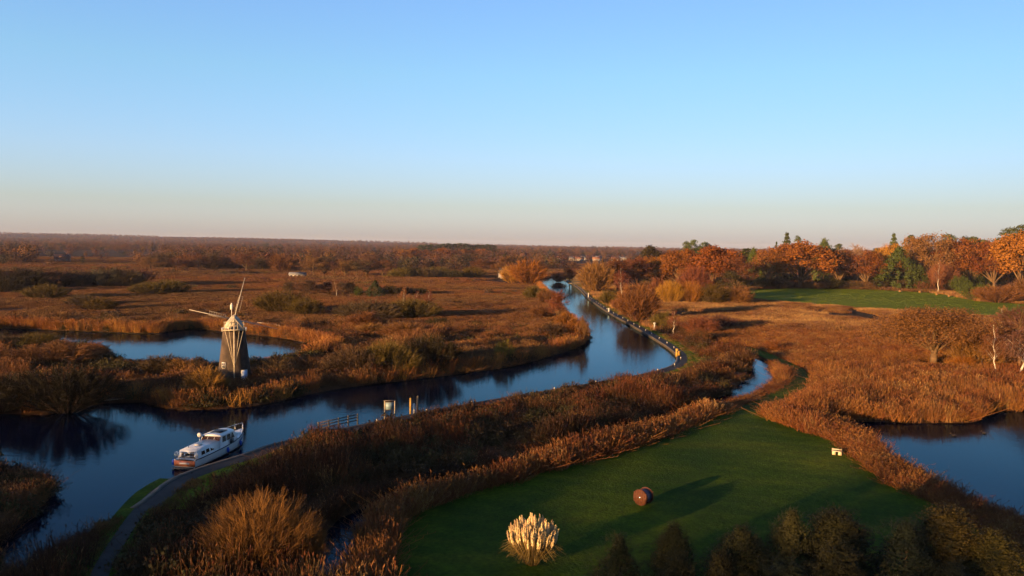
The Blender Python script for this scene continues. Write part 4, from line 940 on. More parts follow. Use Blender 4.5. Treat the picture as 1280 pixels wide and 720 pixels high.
def windmill():
    p = at(293, 475, GZ); Hs = 7.95
    face = math.atan2(-p.x, p.y)                 # local -y looks towards the camera
    o = thing('windmill', 'tapered brick drainage windmill with white cap and four bare sails', 'windmill', (p.x, p.y, GZ - .1), -math.atan2(p.x, p.y))
    prof = [(2.62 - .95 * (z / Hs) - .05 * math.sin(z / Hs * PI), z) for z in np.linspace(-.2, Hs, 22)]
    tw = MB().lathe(prof, 40).build('tower', MAT['brick'], o, True)
    MB().lathe([(1.72, Hs), (1.78, Hs + .08), (1.78, Hs + .26), (1.7, Hs + .32)], 40).build('curb', MAT['white'], o, True)
    # boat shaped cap: along y, ridge
    rings = []
    for t in np.linspace(-1, 1, 15):
        y = 2.0 * t; wv = 1.62 * math.sqrt(max(.02, 1 - (abs(t) ** 3.2) * .75)); hgt = 2.0 * (1 - .3 * abs(t) ** 2.5) + (.12 * t)
        rings.append([(wv * math.cos(a) * (1 - .42 * math.sin(a)), y, Hs + .26 + hgt * (math.sin(a) ** 1.15)) for a in np.linspace(0, PI, 13)])
    MB().loft(rings, False, True, True).build('cap', MAT['capwhite'], o, True)
    # gallery frame at the tail side (camera side)
    gm = MB(); y0 = -2.35
    for x in (-1.45, -.5, .5, 1.45): gm.tube((x, y0, Hs + .15), (x * .95, y0 - .12, Hs + 1.5), .06, .05, 5)
    for z in (.25, .85, 1.45): gm.tube((-1.5, y0 - .08, Hs + z), (1.5, y0 - .08, Hs + z), .06, .06, 5)
    gm.tube((-1.45, y0 - .1, Hs + .25), (.2, y0 - .1, Hs + 2.3), .06); gm.tube((1.45, y0 - .1, Hs + .25), (-.2, y0 - .1, Hs + 2.3), .06)
    gm.tube((0, y0 - .1, Hs + 1.4), (0, y0 - .1, Hs + 2.6), .07)
    gm.box((0, y0 + .15, Hs + .18), (3.3, .7, .07)); gm.build('tail_stage', MAT['whitewood'], o)
    for sx in (-1, 1):
        MB().box((sx * 1.72, -1.5, Hs + .25), (.16, 1.7, .45)).build('side_board', MAT['white'], o)
    # braced tail pole
    k = np.array((0, -3.15, 2.9)); MB().tube((0, -2.3, Hs + .8), (0, -3.75, .2), .11, .09, 8).build('tail_pole', MAT['whitewood'], o)
    for x in (-1.35, -.75, .75, 1.35):
        MB().tube((x, -2.3, Hs + .25), k + np.array((np.sign(x) * .1, 0, 0)), .045, .045, 6).build('tail_brace', MAT['whitewood'], o)
    MB().box((0, -3.75, .6), (.5, .4, .35)).build('winch', MAT['greywood'], o)
    # vane above the tail end
    v = MB().tube((-.35, -2.0, Hs + 1.9), (-.35, -2.0, Hs + 4.2), .05); v.box((-.35, -2.0, Hs + 3.7), (.42, .08, .75)); v.box((-.35, -2.0, Hs + 4.2), (.2, .07, .25)); v.build('vane', MAT['white'], o)
    # sails on the far side
    hub = np.array((0, 2.75, Hs + 1.35)); MB().tube((0, 1.2, Hs + 1.2), hub + np.array((0, .35, .05)), .22, .2, 10).build('windshaft', MAT['dark'], o)
    for i in range(4):
        a = math.radians(14 + 90 * i); d = np.array((math.sin(a), 0, math.cos(a))); s_ = np.array((math.cos(a), 0, -math.sin(a)))
        yv = np.array((0, 1., 0)); c = hub + yv * (.1 if i % 2 else .3); L_ = 6.8
        st = MB().tube(c, c + d * L_, .11, .045, 6); whip = c + yv * .12
        sl_ = st.build('sail', MAT['sailwood'], o)
        for q, f in enumerate(np.linspace(.2, .56, 8)):
            w0 = .45; MB().tube(whip + d * L_ * f - s_ * .18, whip + d * L_ * f + s_ * w0, .025, .02, 4).build('sail_bar', MAT['sailwood'], sl_)
        for off in (-.18, .45): MB().tube(whip + d * L_ * .19 + s_ * off, whip + d * L_ * .57 + s_ * off, .025, .02, 4).build('hemlath', MAT['sailwood'], sl_)
    # windows and door on the tower
    def onwall(az, z, w, h, name, mat, fm):
        r = 2.62 - .95 * z / Hs; c = np.array((math.cos(az) * r, math.sin(az) * r, z)); rotm = (az - PI / 2, 'Z')
        def B(w_, h_, d_, push): 
            cc = c + np.array((math.cos(az), math.sin(az), 0)) * push; return MB().box(cc, (w_, d_, h_), rotm)
        wdw = B(w + .16, h + .16, .22, -.02).build(name, fm, o)
        if name == 'window':
            B(w, h, .1, .07).build('pane', mat, wdw); B(.05, h, .06, .125).build('glazing_bar', fm, wdw); B(w, .05, .06, .128).build('glazing_bar', fm, wdw)
        else:
            B(w, h, .1, .08).build('door_leaf', mat, wdw); B(.08, .08, .08, .15).build('handle', MAT['dark'], wdw)
    onwall(-PI / 2 - .72, 2.7, .5, .75, 'window', MAT['glass'], MAT['white'])
    onwall(-PI / 2 + .62, 1.0, .85, 1.7, 'door', MAT['bluedoor'], MAT['white'])
    return o
windmill()

# ------------------------------------------------------------------ moored motor cruiser
MAT['grp'] = plain('white_hull_paint', (.52, .52, .50), .3, .06, 1.5, .5)
MAT['wood_red'] = plain('varnished_mahogany', (.30, .095, .035), .35, .4, 6, .4)
MAT['tint'] = plain('tinted_glass', (.035, .018, .012), .25, .2, 2, .2)
MAT['navy'] = plain('navy_stripe', (.02, .05, .16), .3, .15, 2, .4)
MAT['solar'] = plain('dark_roof_panel', (.012, .018, .03), .5, .2, 2, .15)
MAT['steel'] = plain('stainless_rail', (.6, .58, .55), .25, .1, 3, .5, metal=.9)
MAT['blue_fender'] = plain('blue_fender', (.015, .06, .35), .4, .15, 2, .4)
MAT['antifoul'] = plain('dark_boot_top', (.03, .03, .04), .6, .3, 2, .3)
def boat():
    a = at(231, 585.5, 0); c = at(303, 550.5, 0); d = c - a; L_ = d.length; k = L_ / 12.3
    o = thing('motor_cruiser', 'white motor cruiser with raised wheelhouse moored at the quay', 'boat', (a.x, a.y, 0), math.atan2(d.y, d.x), scale=(k, k, k))
    st = [0, 1, 2.5, 5, 7.5, 9.2, 10.4, 11.3, 11.9, 12.3]; hb = [1.22, 1.36, 1.45, 1.52, 1.48, 1.28, .98, .62, .33, .04]; sh = [.95, .95, .97, 1.0, 1.08, 1.2, 1.3, 1.4, 1.46, 1.52]
    def ring(x, w, s_, z0=-.35):
        return [(x, -w, s_), (x, -w * .985, s_ * .55), (x, -w * .93, .14), (x, -w * .8, -.1), (x, 0, z0), (x, w * .8, -.1), (x, w * .93, .14), (x, w * .985, s_ * .55), (x, w, s_)]
    MB().loft([ring(*q) for q in zip(st, hb, sh)], False, True, False).build('hull', MAT['grp'], o)
    MB().loft([[(x, -w * .95 - .006, .16), (x, -w * .83 - .01, -.08), (x, 0, -.38), (x, w * .83 + .01, -.08), (x, w * .95 + .006, .16)] for x, w in zip(st, hb)], False).build('boot_top', MAT['antifoul'], o)
    MB().loft([[(x, -w + .02, s_ - .05), (x, 0, s_), (x, w - .02, s_ - .05)] for x, w, s_ in zip(st, hb, sh)], False).build('deck', MAT['grp'], o)
    for sg in (-1, 1):
        MB().loft([[(x, sg * (w + .02), s_), (x, sg * (w + .02), s_ - .07), (x, sg * (w - .03), s_ - .07), (x, sg * (w - .03), s_ + .02)] for x, w, s_ in zip(st, hb, sh)], True).build('rubbing_strake', MAT['wood_red'] if False else MAT['antifoul'], o)
        MB().loft([[(x, sg * (w + .012), s_ - .28), (x, sg * (w * .99 + .012), s_ - .62)] for x, w, s_ in zip(st[5:9], hb[5:9], sh[5:9])], False).build('bow_stripe', MAT['navy'], o)
    tr = MB().box((-.04, 0, .52), (.08, 2.34, .62)).build('transom', MAT['wood_red'], o); MB().box((-.09, 0, .52), (.03, 1.1, .16)).build('name_board', MAT['white'], tr)
    MB().box((-.35, 0, .12), (.6, 2.2, .06)).build('bathing_platform', MAT['greywood'], o)
    # aft cabin
    def house(x0, x1, w0, w1, z0, z1, rake0, rake1, crown):
        rings = []
        for f in (0, .5, 1):
            x = x0 + (x1 - x0) * f; w = w0 + (w1 - w0) * f
            rk = rake0 * (1 - f) + rake1 * f
            rings.append([(x, -w, z0), (x + rk, -w * .9, z1)] + [(x + rk, -w * .9 * q, z1 + crown * (1 - q * q)) for q in (.6, 0, -.6)] + [(x + rk, w * .9, z1), (x, w, z0)])
        return MB().loft(rings, False, True, True)
    ac = house(.55, 5.1, 1.08, 1.22, .9, 1.72, .1, 0, .14).build('aft_cabin', MAT['grp'], o)
    for sg in (-1, 1):
        for x in (1.35, 2.25, 3.15, 4.05):
            MB().loft([[(x, sg * 1.135, 1.12), (x + .7, sg * 1.15, 1.12)], [(x + .05, sg * 1.075, 1.5), (x + .65, sg * 1.085, 1.5)]], False).build('window', MAT['tint'], ac)
    MB().loft([[(.545, -.2, .98), (.545, -.78, .98)], [(.60, -.2, 1.6), (.60, -.78, 1.6)]], False).build('aft_window', MAT['glass'], ac)
    MB().loft([[(.545, .72, 1.18), (.545, .12, 1.18)], [(.585, .72, 1.58), (.585, .12, 1.58)]], False).build('aft_window', MAT['glass'], ac)
    MB().box((2.6, 0, 1.90), (.7, .6, .06)).build('hatch', MAT['white'], ac); MB().tube((1.2, .3, 1.85), (1.2, .3, 2.05), .06, .09, 8).build('roof_vent', MAT['steel'], ac)
    # wheelhouse
    wh = house(4.9, 9.1, 1.30, 1.18, .95, 2.18, .55, -.75, .16).build('wheelhouse', MAT['grp'], o)
    MB().loft([[(4.96, -1.1, 1.62), (4.96, 0, 1.64), (4.96, 1.1, 1.62)], [(5.36, -1.04, 2.14), (5.36, 0, 2.2), (5.36, 1.04, 2.14)]], False).build('rear_screen', MAT['tint'], wh)
    for y in (-.4, .4): MB().tube((4.94, y, 1.62), (5.36, y, 2.16), .03).build('screen_pillar', MAT['white'], wh)
    for sg in (-1, 1):
        for x0, x1 in ((5.4, 6.3), (6.4, 7.3), (7.4, 8.2)):
            MB().loft([[(x0, sg * 1.262, 1.5), (x1, sg * 1.225, 1.5)], [(x0 + .12, sg * 1.195, 2.08), (x1 - (.0 if x1 < 8 else .3), sg * 1.15, 2.08)]], False).build('window', MAT['tint'], wh)
        MB().box((7.35, sg * 1.33, 1.2), (.75, .08, .6)).build('side_door', MAT['dark'], wh)
    MB().loft([[(8.98, .95, 1.55), (8.98, -.95, 1.55)], [(8.6, .9, 2.08), (8.6, -.9, 2.08)]], False).build('windscreen', MAT['tint'], wh)
    rf = MB().loft([[(x, w * q, 2.2 + .17 * (1 - q * q)) for q in (-1, -.6, 0, .6, 1)] + [(x, w, 2.16), (x, -w, 2.16)] for x, w in ((5.25, 1.1), (5.6, 1.24), (7.6, 1.2), (8.35, 1.08), (8.6, .9))], True, True, True).build('wheelhouse_roof', MAT['grp'], wh)
    MB().box((6.9, 0, 2.385), (1.5, 1.3, .04)).build('roof_panel', MAT['solar'], o)
    MB().box((10.2, 0, 1.33), (1.3, 1.0, .12), taper=.9).build('fore_hatch', MAT['grp'], o)
    # rails
    r = MB(); pts = [(9.6, -1.15, 1.85), (10.6, -.9, 1.95), (11.5, -.5, 2.05), (12.35, 0, 2.12), (11.5, .5, 2.05), (10.6, .9, 1.95), (9.6, 1.15, 1.85)]
    r.path(pts, .035); 
    for q in pts: r.tube((q[0] - .05, q[1], 1.2), q, .03)
    r.build('bow_rail', MAT['steel'], o)
    r = MB(); pts = [(.5, -1.15, 1.65), (.02, -1.12, 1.65), (.0, 0, 1.65), (.02, 1.12, 1.65), (.5, 1.15, 1.65)]; r.path(pts, .03); r.path([(x, y, 1.3) for x, y, _ in pts], .02)
    for q in pts + [(0, .6, 1.65)]: r.tube((q[0], q[1], .93), q, .03)
    r.build('stern_rail', MAT['steel'], o)
    m_ = MB().tube((5.0, 1.25, 1.0), (5.0, 1.25, 2.15), .04); m_.build('lamp_stand', MAT['steel'], o)
    t = np.linspace(0, 2 * PI, 17)[:-1]
    MB().loft([[(5.0 + q, 1.25 + math.cos(a) * rr, 2.3 + math.sin(a) * rr) for a in t] for q, rr in ((-.14, .0), (-.14, .17), (-.06, .26), (.06, .26), (.14, .12))], True, False, True).build('search_lamp', MAT['white'], o, True)
    for x, y in ((.2, 1.42), (6.0, -1.6), (9.2, -1.42)):
        MB().lathe([(.02, .0), (.13, .06), (.16, .3), (.13, .52), (.02, .6)], 12, c=(x, y, .25)).build('fender', MAT['blue_fender'], o, True)
    return o
boat()

# ------------------------------------------------------------------ towpath furniture
MAT['post_white'] = plain('white_post_top', (.34, .32, .29), .6, .15, 4, .2)
MAT['post_yellow'] = plain('yellow_post', (.34, .19, .03), .6, .2, 4, .2)
def mooring_post_mesh():
    a = MB().lathe([(.09, -.3), (.09, .42), (.085, .44)], 10).mesh('post', [MAT['greywood']], True); b_ = MB().lathe([(.1, .42), (.105, .5), (.1, .66), (.03, .7)], 10).mesh('white_cap', [MAT['post_white']], True); return a, b_
pa, pb = mooring_post_mesh()
t = np.gradient(quay_line, axis=0); t /= np.linalg.norm(t, axis=1)[:, None]; nq = np.c_[-t[:, 1], t[:, 0]]
cum = np.r_[0, np.cumsum(np.linalg.norm(np.diff(quay_line, axis=0), axis=1))]
def ordinal(i):
    tens = {20: 'twentieth', 30: 'thirtieth', 40: 'fortieth', 50: 'fiftieth', 60: 'sixtieth', 70: 'seventieth'}; base = 'first second third fourth fifth sixth seventh eighth ninth tenth eleventh twelfth thirteenth fourteenth fifteenth sixteenth seventeenth eighteenth nineteenth'.split()
    if i < 20: return base[i - 1]
    if i in tens: return tens[i]
    return {2: 'twenty', 3: 'thirty', 4: 'forty', 5: 'fifty', 6: 'sixty', 7: 'seventy'}[i // 10] + ' ' + base[i % 10 - 1]
pos = np.arange(cum[-1] * .10, cum[-1] * .93, 8.5); npost = 0
for s_ in pos:
    i = int(np.searchsorted(cum, s_)); q = quay_line[i] + nq[i] * .75
    npost += 1
    o = thing('mooring_post', 'white capped mooring post on the quay, %s from the far end' % ordinal(npost), 'post', (q[0], q[1], GZ), 0, 'mooring posts along the towpath', (.85, .85, .85))
    link('shaft', pa, o); link('cap', pb, o)
def sign_board():
    p = at(487, 523, GZ); o = thing('notice_board', 'pale notice board on two posts beside the towpath', 'sign', (p.x, p.y, GZ), .25)
    for x in (-.62, .62): MB().box((x, 0, 1.0), (.10, .10, 2.4)).build('post', MAT['whitewood'], o)
    f = MB().box((0, 0, 1.55), (1.1, .07, 1.0)).build('panel', MAT['greywood'], o); MB().box((0, -.045, 1.55), (.98, .02, .86)).build('notice', plain('notice_sheet', (.13, .19, .22), .4, .25, 5, .3), f)
    MB().box((0, 0, 2.22), (1.5, .26, .06)).build('hood', MAT['greywood'], o)
sign_board()
for px, py, hh, mt, lab in ((513, 517, 1.9, 'post_yellow', 'tall orange lit post at the left of the landing gate'), (517.5, 517, 1.2, 'post_white', 'short pale post in the middle of the landing gate'), (522, 515, 2.0, 'greywood', 'tall grey post at the right of the landing gate')):
    p = at(px, py, GZ); m_ = MB().box((0, 0, hh / 2 - .1), (.2, .2, hh + .2)); o = thing('gate_post', lab, 'post', (p.x, p.y, GZ), .3, 'landing gate posts')
    m_.build('shaft', MAT[mt], o); MB().box((0, 0, hh + .05), (.24, .24, .1), taper=.5).build('cap', MAT[mt], o)
def fence():
    a = at(398, 541, GZ); b_ = at(447, 530, GZ); d = b_ - a; o = thing('rail_fence', 'grey post and rail fence on the bank left of the notice board', 'fence', (a.x, a.y, GZ), math.atan2(d.y, d.x)); L_ = d.length
    for i in range(5): MB().box((L_ * i / 4, 0, .55), (.12, .12, 1.4)).build('post', MAT['greywood'], o)
    for z in (.45, .8, 1.12): MB().box((L_ / 2, .075, z), (L_ + .2, .04, .12)).build('rail', MAT['greywood'], o)
fence()
def jetty():
    a = at(112, 505, 0); b_ = at(172, 500, 0); d = b_ - a; L_ = d.length; o = thing('jetty', 'low pale plank landing stage on the left river bank', 'jetty', (a.x, a.y, 0), math.atan2(d.y, d.x))
    nb = int(L_ / .32); pm = MB().box((0, 0, 0), (.29, .95, .05)).mesh('plank', [MAT['greywood']])
    for i in range(nb):
        k = link('plank', pm, o); k.location = (.16 + i * .32, 0, .5 + RNG.uniform(-.008, .008)); k.rotation_euler = (0, 0, RNG.uniform(-.02, .02))
    for x in np.linspace(.2, L_ - .2, 6):
        for y in (-.5, .5): MB().tube((x, y, -.6), (x, y, .62), .06, .06, 7).build('pile', MAT['greywood'], o)
    MB().tube((.4, .55, .4), (.4, .55, 1.6), .05, .05, 6).build('mooring_pole', MAT['post_white'], o)
    MB().box((L_ / 2, -.5, .42), (L_, .08, .12)).build('edge_beam', MAT['whitewood'], o)
jetty()
def boardwalk():
    a = at(322, 408, 1.2); b_ = at(350, 412, 1.2); d = b_ - a; L_ = d.length; o = thing('viewing_rail', 'pale board rail in the reeds above the pond, right of the mill', 'rail', (a.x, a.y, GZ), math.atan2(d.y, d.x))
    for i in range(5): MB().box((L_ * i / 4, 0, .8), (.14, .14, 2.4)).build('post', MAT['greywood'], o)
    for z in (1.3, 1.75): MB().box((L_ / 2, -.1, z), (L_ + .3, .06, .22)).build('rail', MAT['whitewood'], o)
boardwalk()
def marker(px, py, zb, hh, mat, label, r=.12, box=False, name='marker_post'):
    p = at(px, py, zb); o = thing(name, label, 'post', (p.x, p.y, zb))
    if box:
        MB().box((0, 0, hh / 2), (.45, .3, hh)).build('pillar', MAT[mat], o); MB().box((0, 0, hh + .05), (.55, .4, .12), taper=.8).build('lid', MAT[mat], o); MB().box((0, -.17, hh * .7), (.25, .04, .3)).build('panel', MAT['greywood'], o)
    else:
        MB().tube((0, 0, -.8), (0, 0, hh), r, r, 8).build('shaft', MAT[mat], o); MB().lathe([(r * 1.5, hh - .3), (r * 1.6, hh), (r * .3, hh + .12)], 10).build('head', MAT[mat], o)
marker(529, 472.5, 0, 1.1, 'post_yellow', 'yellow marker post standing in the river near the left bank', .13)
marker(846, 446, GZ, 1.5, 'post_yellow', 'yellow service pillar on the quay at the river bend', box=True, name='service_pillar')
marker(849.5, 445, GZ, .9, 'post_yellow', 'short yellow pillar right of the service pillar at the bend', box=True, name='service_pillar')
marker(818, 413, GZ, 2.0, 'post_white', 'white post beside the towpath above the river bend', .2, name='white_post')
marker(735.5, 372, GZ, 1.9, 'post_white', 'small white post on the towpath below the boathouse', .2, name='white_post')
marker(761, 390, GZ, 1.2, 'post_white', 'pale bollard on the towpath below the leaning birch', .25, name='bollard')

# ------------------------------------------------------------------ lawn: pampas grass, drum, bench; ducks
def pampas():
    Y_ = 53.0; p = Vector((xat(665, 700, Y_), Y_, GZ)); o = thing('pampas_grass', 'bright pampas grass clump with cream plumes on the lawn', 'plant', p)
    rng = np.random.RandomState(8); mb = MB(); n_ = 700; az = rng.uniform(0, 2 * PI, n_); L_ = rng.uniform(1.2, 2.3, n_); out = rng.uniform(.25, 1.0, n_)
    A = np.c_[np.cos(az) * .4 * rng.rand(n_), np.sin(az) * .4 * rng.rand(n_), np.zeros(n_)]; B = A + np.c_[np.cos(az) * out * L_ * .6, np.sin(az) * out * L_ * .6, L_ * .75]; C_ = B + np.c_[np.cos(az) * L_ * .45, np.sin(az) * L_ * .45, -L_ * .3 * out]
    mb.add(*ribbons(rng, A, B, .03, .025)); mb.add(*ribbons(rng, B, C_, .025, .01)); l = mb.build('leaf_mound', MAT['leaf'], o); l.color = (.08, .05, .015, 1)
    pm = []
    for sd in range(3):
        r2 = np.random.RandomState(90 + sd); q = MB(); q.tube((0, 0, 0), (0, 0, .4), .014, .01, 4); k = 90; f = r2.rand(k); a2 = r2.uniform(0, 2 * PI, k); rr = .07 * np.sin(np.clip(f * .92 + .08, 0, 1) * PI) ** .8
        P = np.c_[np.cos(a2) * rr, np.sin(a2) * rr, .12 + f * .72]; q.add(*cards(r2, P, np.c_[np.cos(a2), np.sin(a2), np.zeros(k)], .24, .045, .4, up=np.tile((0, 0, 1.), (k, 1))))
        pm.append(q.mesh('plume', [MAT['leaf']]))
    sm = MB().tube((0, 0, 0), (0, 0, 1), .014, .012, 5).mesh('plume_stalk', [MAT['leaf']])
    for i in range(150):
        a = rng.uniform(0, 2 * PI); e = math.sqrt(rng.rand()); h = (2.5 - .75 * e * e) * rng.uniform(.8, 1.06); R_ = 1.6 * e
        k = link('plume', pm[i % 3], o); tip = Vector((math.cos(a) * R_, math.sin(a) * R_, h)); base = Vector((math.cos(a) * .25 * e, math.sin(a) * .25 * e, 0)); d = tip - base
        d2 = (d.normalized() + Vector((0, 0, 1.6))).normalized(); k.location = tip; k.rotation_euler = d2.to_track_quat('Z', 'Y').to_euler(); k.color = (.46, .33, .17, 1); w_ = rng.uniform(.65, .95); k.scale = (w_, w_, rng.uniform(.75, 1.05))
        s2 = link('stalk', sm, k) if False else link('stalk', sm, o); s2.location = base; s2.rotation_euler = d.to_track_quat('Z', 'Y').to_euler(); s2.scale = (1, 1, d.length + .02); s2.color = (.2, .13, .05, 1)
pampas()
def drum():
    p = at(804, 631, GZ); o = thing('cable_drum', 'large drum with red brown round ends lying on the lawn', 'drum', (p.x, p.y, GZ + .05), math.radians(-42), scale=(.74, .74, .74))
    R_, hw = .92, .62; mt = plain('rusty_boards', (.06, .02, .009), .75, .4, 5, .2, bump=.4); cy = plain('blue_grey_barrel', (.05, .055, .09), .6, .3, 3, .3)
    n_ = 36; tt = np.arange(n_) * 2 * PI / n_
    def disc(y0, y1, rr): return MB().loft([np.c_[np.cos(tt) * rr, np.full(n_, y), np.sin(tt) * rr + R_] for y in (y0, y1)], True, True, True)
    for sg in (-1, 1):
        e = disc(sg * hw - .06, sg * hw + .06, R_).build('end_disc', mt, o)
        for i, x in enumerate(np.linspace(-R_ * .78, R_ * .78, 7)):
            h = 2 * math.sqrt(R_ * R_ - x * x) * .97; MB().box((x, sg * (hw + .08), R_), (R_ * .25, .04, h)).build('board', mt, e)
        MB().tube((0, sg * hw, R_), (0, sg * (hw + .18), R_), .12, .12, 10).build('axle', MAT['steel'], e)
    disc(-hw + .06, hw - .06, R_ * .8).build('barrel', cy, o, True)
drum()
def bench():
    p = at(1046, 569, GZ); o = thing('garden_bench', 'pale bench with slab seat on two blocks at the lawn edge', 'bench', (p.x, p.y, GZ + .05), math.radians(-24), scale=(.7, .7, .7)); st = plain('pale_stone', (.42, .33, .2), .8, .2, 4, .2, bump=.3)
    MB().box((0, .12, .52), (1.45, .55, .08)).build('seat', MAT['whitewood'], o)
    for x in (-.42, .42): MB().box((x, 0, .24), (.5, .42, .48), taper=.94).build('block', st, o)
    MB().box((0, .36, .72), (1.45, .05, .2)).build('back_board', MAT['whitewood'], o)
    for x in (-.6, .6): MB().box((x, .395, .55), (.07, .05, .7)).build('back_post', MAT['whitewood'], o)
bench()
MAT['duck'] = plain('duck_feathers', (.02, .016, .013), .7, .4, 8, .2); MAT['bill'] = plain('duck_bill', (.35, .25, .04), .5, .2, 5, .3)
def duck(px, py, rz, label):
    p = at(px, py, 0); o = thing('duck', label, 'duck', (p.x, p.y, 0), rz, None, (.95, .95, .95))
    rings = []
    tt = np.arange(12) * 2 * PI / 12
    for x, zc, ry, rz_ in ((-.34, .17, .01, .01), (-.26, .14, .06, .05), (-.12, .08, .12, .1), (.05, .06, .13, .12), (.17, .09, .09, .11), (.22, .18, .05, .06), (.24, .28, .045, .05), (.27, .34, .055, .055), (.32, .34, .045, .045), (.35, .33, .015, .015)):
        rings.append([(x, math.cos(a) * ry, zc + math.sin(a) * rz_) for a in tt])
    b_ = MB().loft(rings, True, True, True).build('body', MAT['duck'], o, True); MB().box((.385, 0, .325), (.09, .04, .022)).build('bill', MAT['bill'], o)
    for sg in (-1, 1): MB().box((-.06, sg * .115, .13), (.3, .03, .09), (.1 * sg, 'Z')).build('wing', MAT['duck'], o)
duck(1192, 545, 2.9, 'dark duck swimming on the mere, left of two'); duck(1230, 542, 3.1, 'dark duck swimming on the mere, right of two')

# ------------------------------------------------------------------ buildings
MAT['thatch'] = plain('dark_thatch', (.045, .035, .028), .95, .4, 1.5, .05, bump=.5); MAT['tarboard'] = plain('tarred_boards', (.03, .027, .025), .8, .3, 3, .15)
MAT['wallwhite'] = plain('whitewashed_wall', (.20, .18, .17), .8, .12, .6, .1); MAT['redroof'] = plain('brown_tiles', (.16, .075, .05), .85, .3, 1, .1); MAT['greyroof'] = plain('slate_roof', (.10, .10, .11), .7, .25, 1, .2)
def house(name, label, cat, p, w, d, eave, ridge, wall, roof, rz=0., wins=3, group=None, door=True, chim=False):
    o = thing(name, label, cat, p, rz, group); MB().box((0, 0, eave / 2 - .3), (w, d, eave + .6)).build('wall', wall, o)
    ov = .35; V = [(-w / 2 - ov, -d / 2 - ov, eave - .15), (w / 2 + ov, -d / 2 - ov, eave - .15), (w / 2 + ov, d / 2 + ov, eave - .15), (-w / 2 - ov, d / 2 + ov, eave - .15), (-w / 2 - ov, 0, ridge), (w / 2 + ov, 0, ridge)]
    rf = MB().add(V, [(0, 1, 5, 4), (2, 3, 4, 5), (0, 4, 3), (1, 2, 5), (0, 3, 2, 1)]).build('roof', roof, o)
    if chim: MB().box((w * .3, 0, ridge + .3), (.8, .8, 1.6)).build('chimney', MAT['redroof'], rf)
    for i in range(wins):
        x = -w / 2 + w * (i + .5) / wins
        if door and i == wins // 2: MB().box((x, -d / 2 - .03, 1.0), (1.0, .12, 2.0)).build('door', MAT['dark'], o); continue
        k = MB().box((x, -d / 2 - .03, eave * .55), (1.2, .1, 1.1)).build('window', MAT['white'], o); MB().box((x, -d / 2 - .09, eave * .55), (1.0, .04, .9)).build('pane', MAT['glass'], k)
    return o
p = at(724, 356, GZ); bo = house('boathouse', 'dark gabled boathouse with low pale landing at the river bend', 'boathouse', (p.x + 1, p.y + 5, GZ), 7, 9, 2.4, 7.2, MAT['tarboard'], MAT['thatch'], math.radians(78), 2, door=False)
MB().box((-2, 0, .55), (.8, 13, .25)).build('landing', MAT['whitewood'], bo)
p = at(629, 348, GZ); house('cottage', 'small white cottage with dark roof at the far marsh edge', 'house', (p.x + 2, p.y, GZ), 9, 6, 3.4, 6.6, MAT['wallwhite'], MAT['thatch'], .5, 3)
p = at(372, 347, GZ); house('hut', 'low white hut with flat pitched roof before the bare trees', 'hut', (p.x, p.y, GZ), 9.5, 5, 2.0, 3.3, MAT['wallwhite'], MAT['greyroof'], .1, 4)
p = at(655, 331, GZ); house('white_house', 'tiny white gable above the golden willow', 'house', (p.x, p.y, GZ), 8, 7, 8, 13, MAT['wallwhite'], MAT['redroof'], .9, 2, door=False)
rh = random.Random(12)
for i, px in enumerate((701, 712, 722, 731, 742, 752, 764, 778)):
    p = at(px, 325.5, GZ); house('house', 'white house in the far row beyond the river, %s from the left' % ordinal(i + 1), 'house', (p.x, p.y + rh.uniform(-60, 60), GZ), rh.uniform(9, 14), 7, 3.2, 6.2, MAT['wallwhite'], (MAT['redroof'], MAT['greyroof'])[i % 2], rh.uniform(-.4, .4), 4, 'far row of white houses', chim=True)
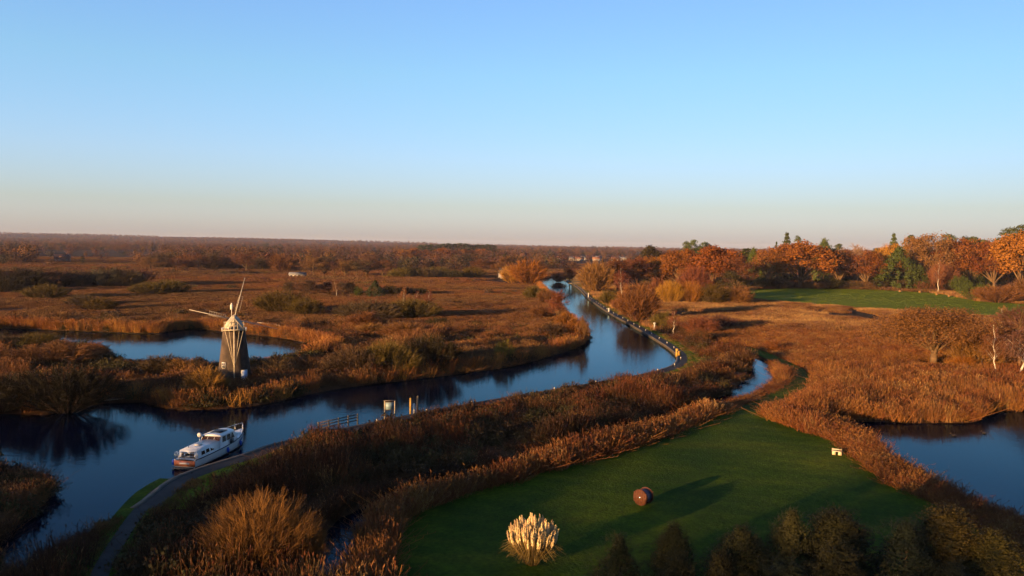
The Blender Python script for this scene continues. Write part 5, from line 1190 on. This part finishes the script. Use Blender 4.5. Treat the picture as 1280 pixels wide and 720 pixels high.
for i, (px, py, lab) in enumerate(((78, 328, 'pinkish house in the pale fields at the left'), (1230, 319, None))):
    if lab: p = at(px, py, GZ); house('house', lab, 'house', (p.x, p.y, GZ), 12, 8, 4, 7.5, MAT['redroof'], MAT['redroof'], .3, 4, chim=True)
# logs and hut at the field edge
for i, (px, py, lab) in enumerate(((1125, 365, 'cream box at the field edge before the broad yew'), (1150, 366, 'orange lit bale at the field edge right of the yew'), (1171, 369, 'pale bale below the slender birch at the field edge'), (1186, 371, 'orange bale right of the slender birch at the field edge'))):
    p = at(px, py, GZ); o = thing('straw_bale', lab, 'bale', (p.x, p.y, GZ), .4 * i, scale=(.7, .7, .7)); mt = plain('straw_%d' % i, (.15, .085, .035), .9, .3, 5, .05)
    MB().box((0, 0, .7), (2.2, 1.3, 1.4), taper=.93).build('straw', mt, o)
    for x in (-.6, .6): MB().box((x, 0, .71), (.06, 1.33, 1.43), taper=.93).build('twine', MAT['greywood'], o)
# pale and green fields far off
def far_field(name, pts, mat): tag(sheet(name, smooth_line(P2(pts), 20, True), GZ + .12, mat), kind='structure')
MAT['stubble'] = plain('stubble', (.20, .125, .06), .95, .25, .02, .05)
far_field('stubble_field', [(60, 323.5), (120, 322), (170, 323), (175, 326.5), (110, 328.5), (50, 327.5)], MAT['stubble'])
far_field('stubble_field', [(690, 332.5), (790, 332), (800, 334.5), (690, 335)], MAT['stubble'])
far_field('pasture', [(690, 336.5), (740, 336), (745, 340), (688, 341)], MAT['field'])
far_field('pasture', [(592, 313.6), (650, 314.2), (650, 316), (590, 315.4)], MAT['field'])

# ------------------------------------------------------------------ the evening air
hm_ = bpy.data.materials.new('evening_haze'); hm_.use_nodes = True; hn = hm_.node_tree; hn.nodes.clear()
ho = hn.nodes.new('ShaderNodeOutputMaterial'); hv = hn.nodes.new('ShaderNodeVolumePrincipled')
hv.inputs['Color'].default_value = (.62, .66, .95, 1); hv.inputs['Density'].default_value = .00003; hv.inputs['Anisotropy'].default_value = 0.0
hn.links.new(hv.outputs[0], ho.inputs['Volume'])
tag(MB().box((0, 4200, 31), (13900, 9500, 68)).build('haze', hm_), 'thin blue evening haze over the whole marsh', None, None, 'stuff')
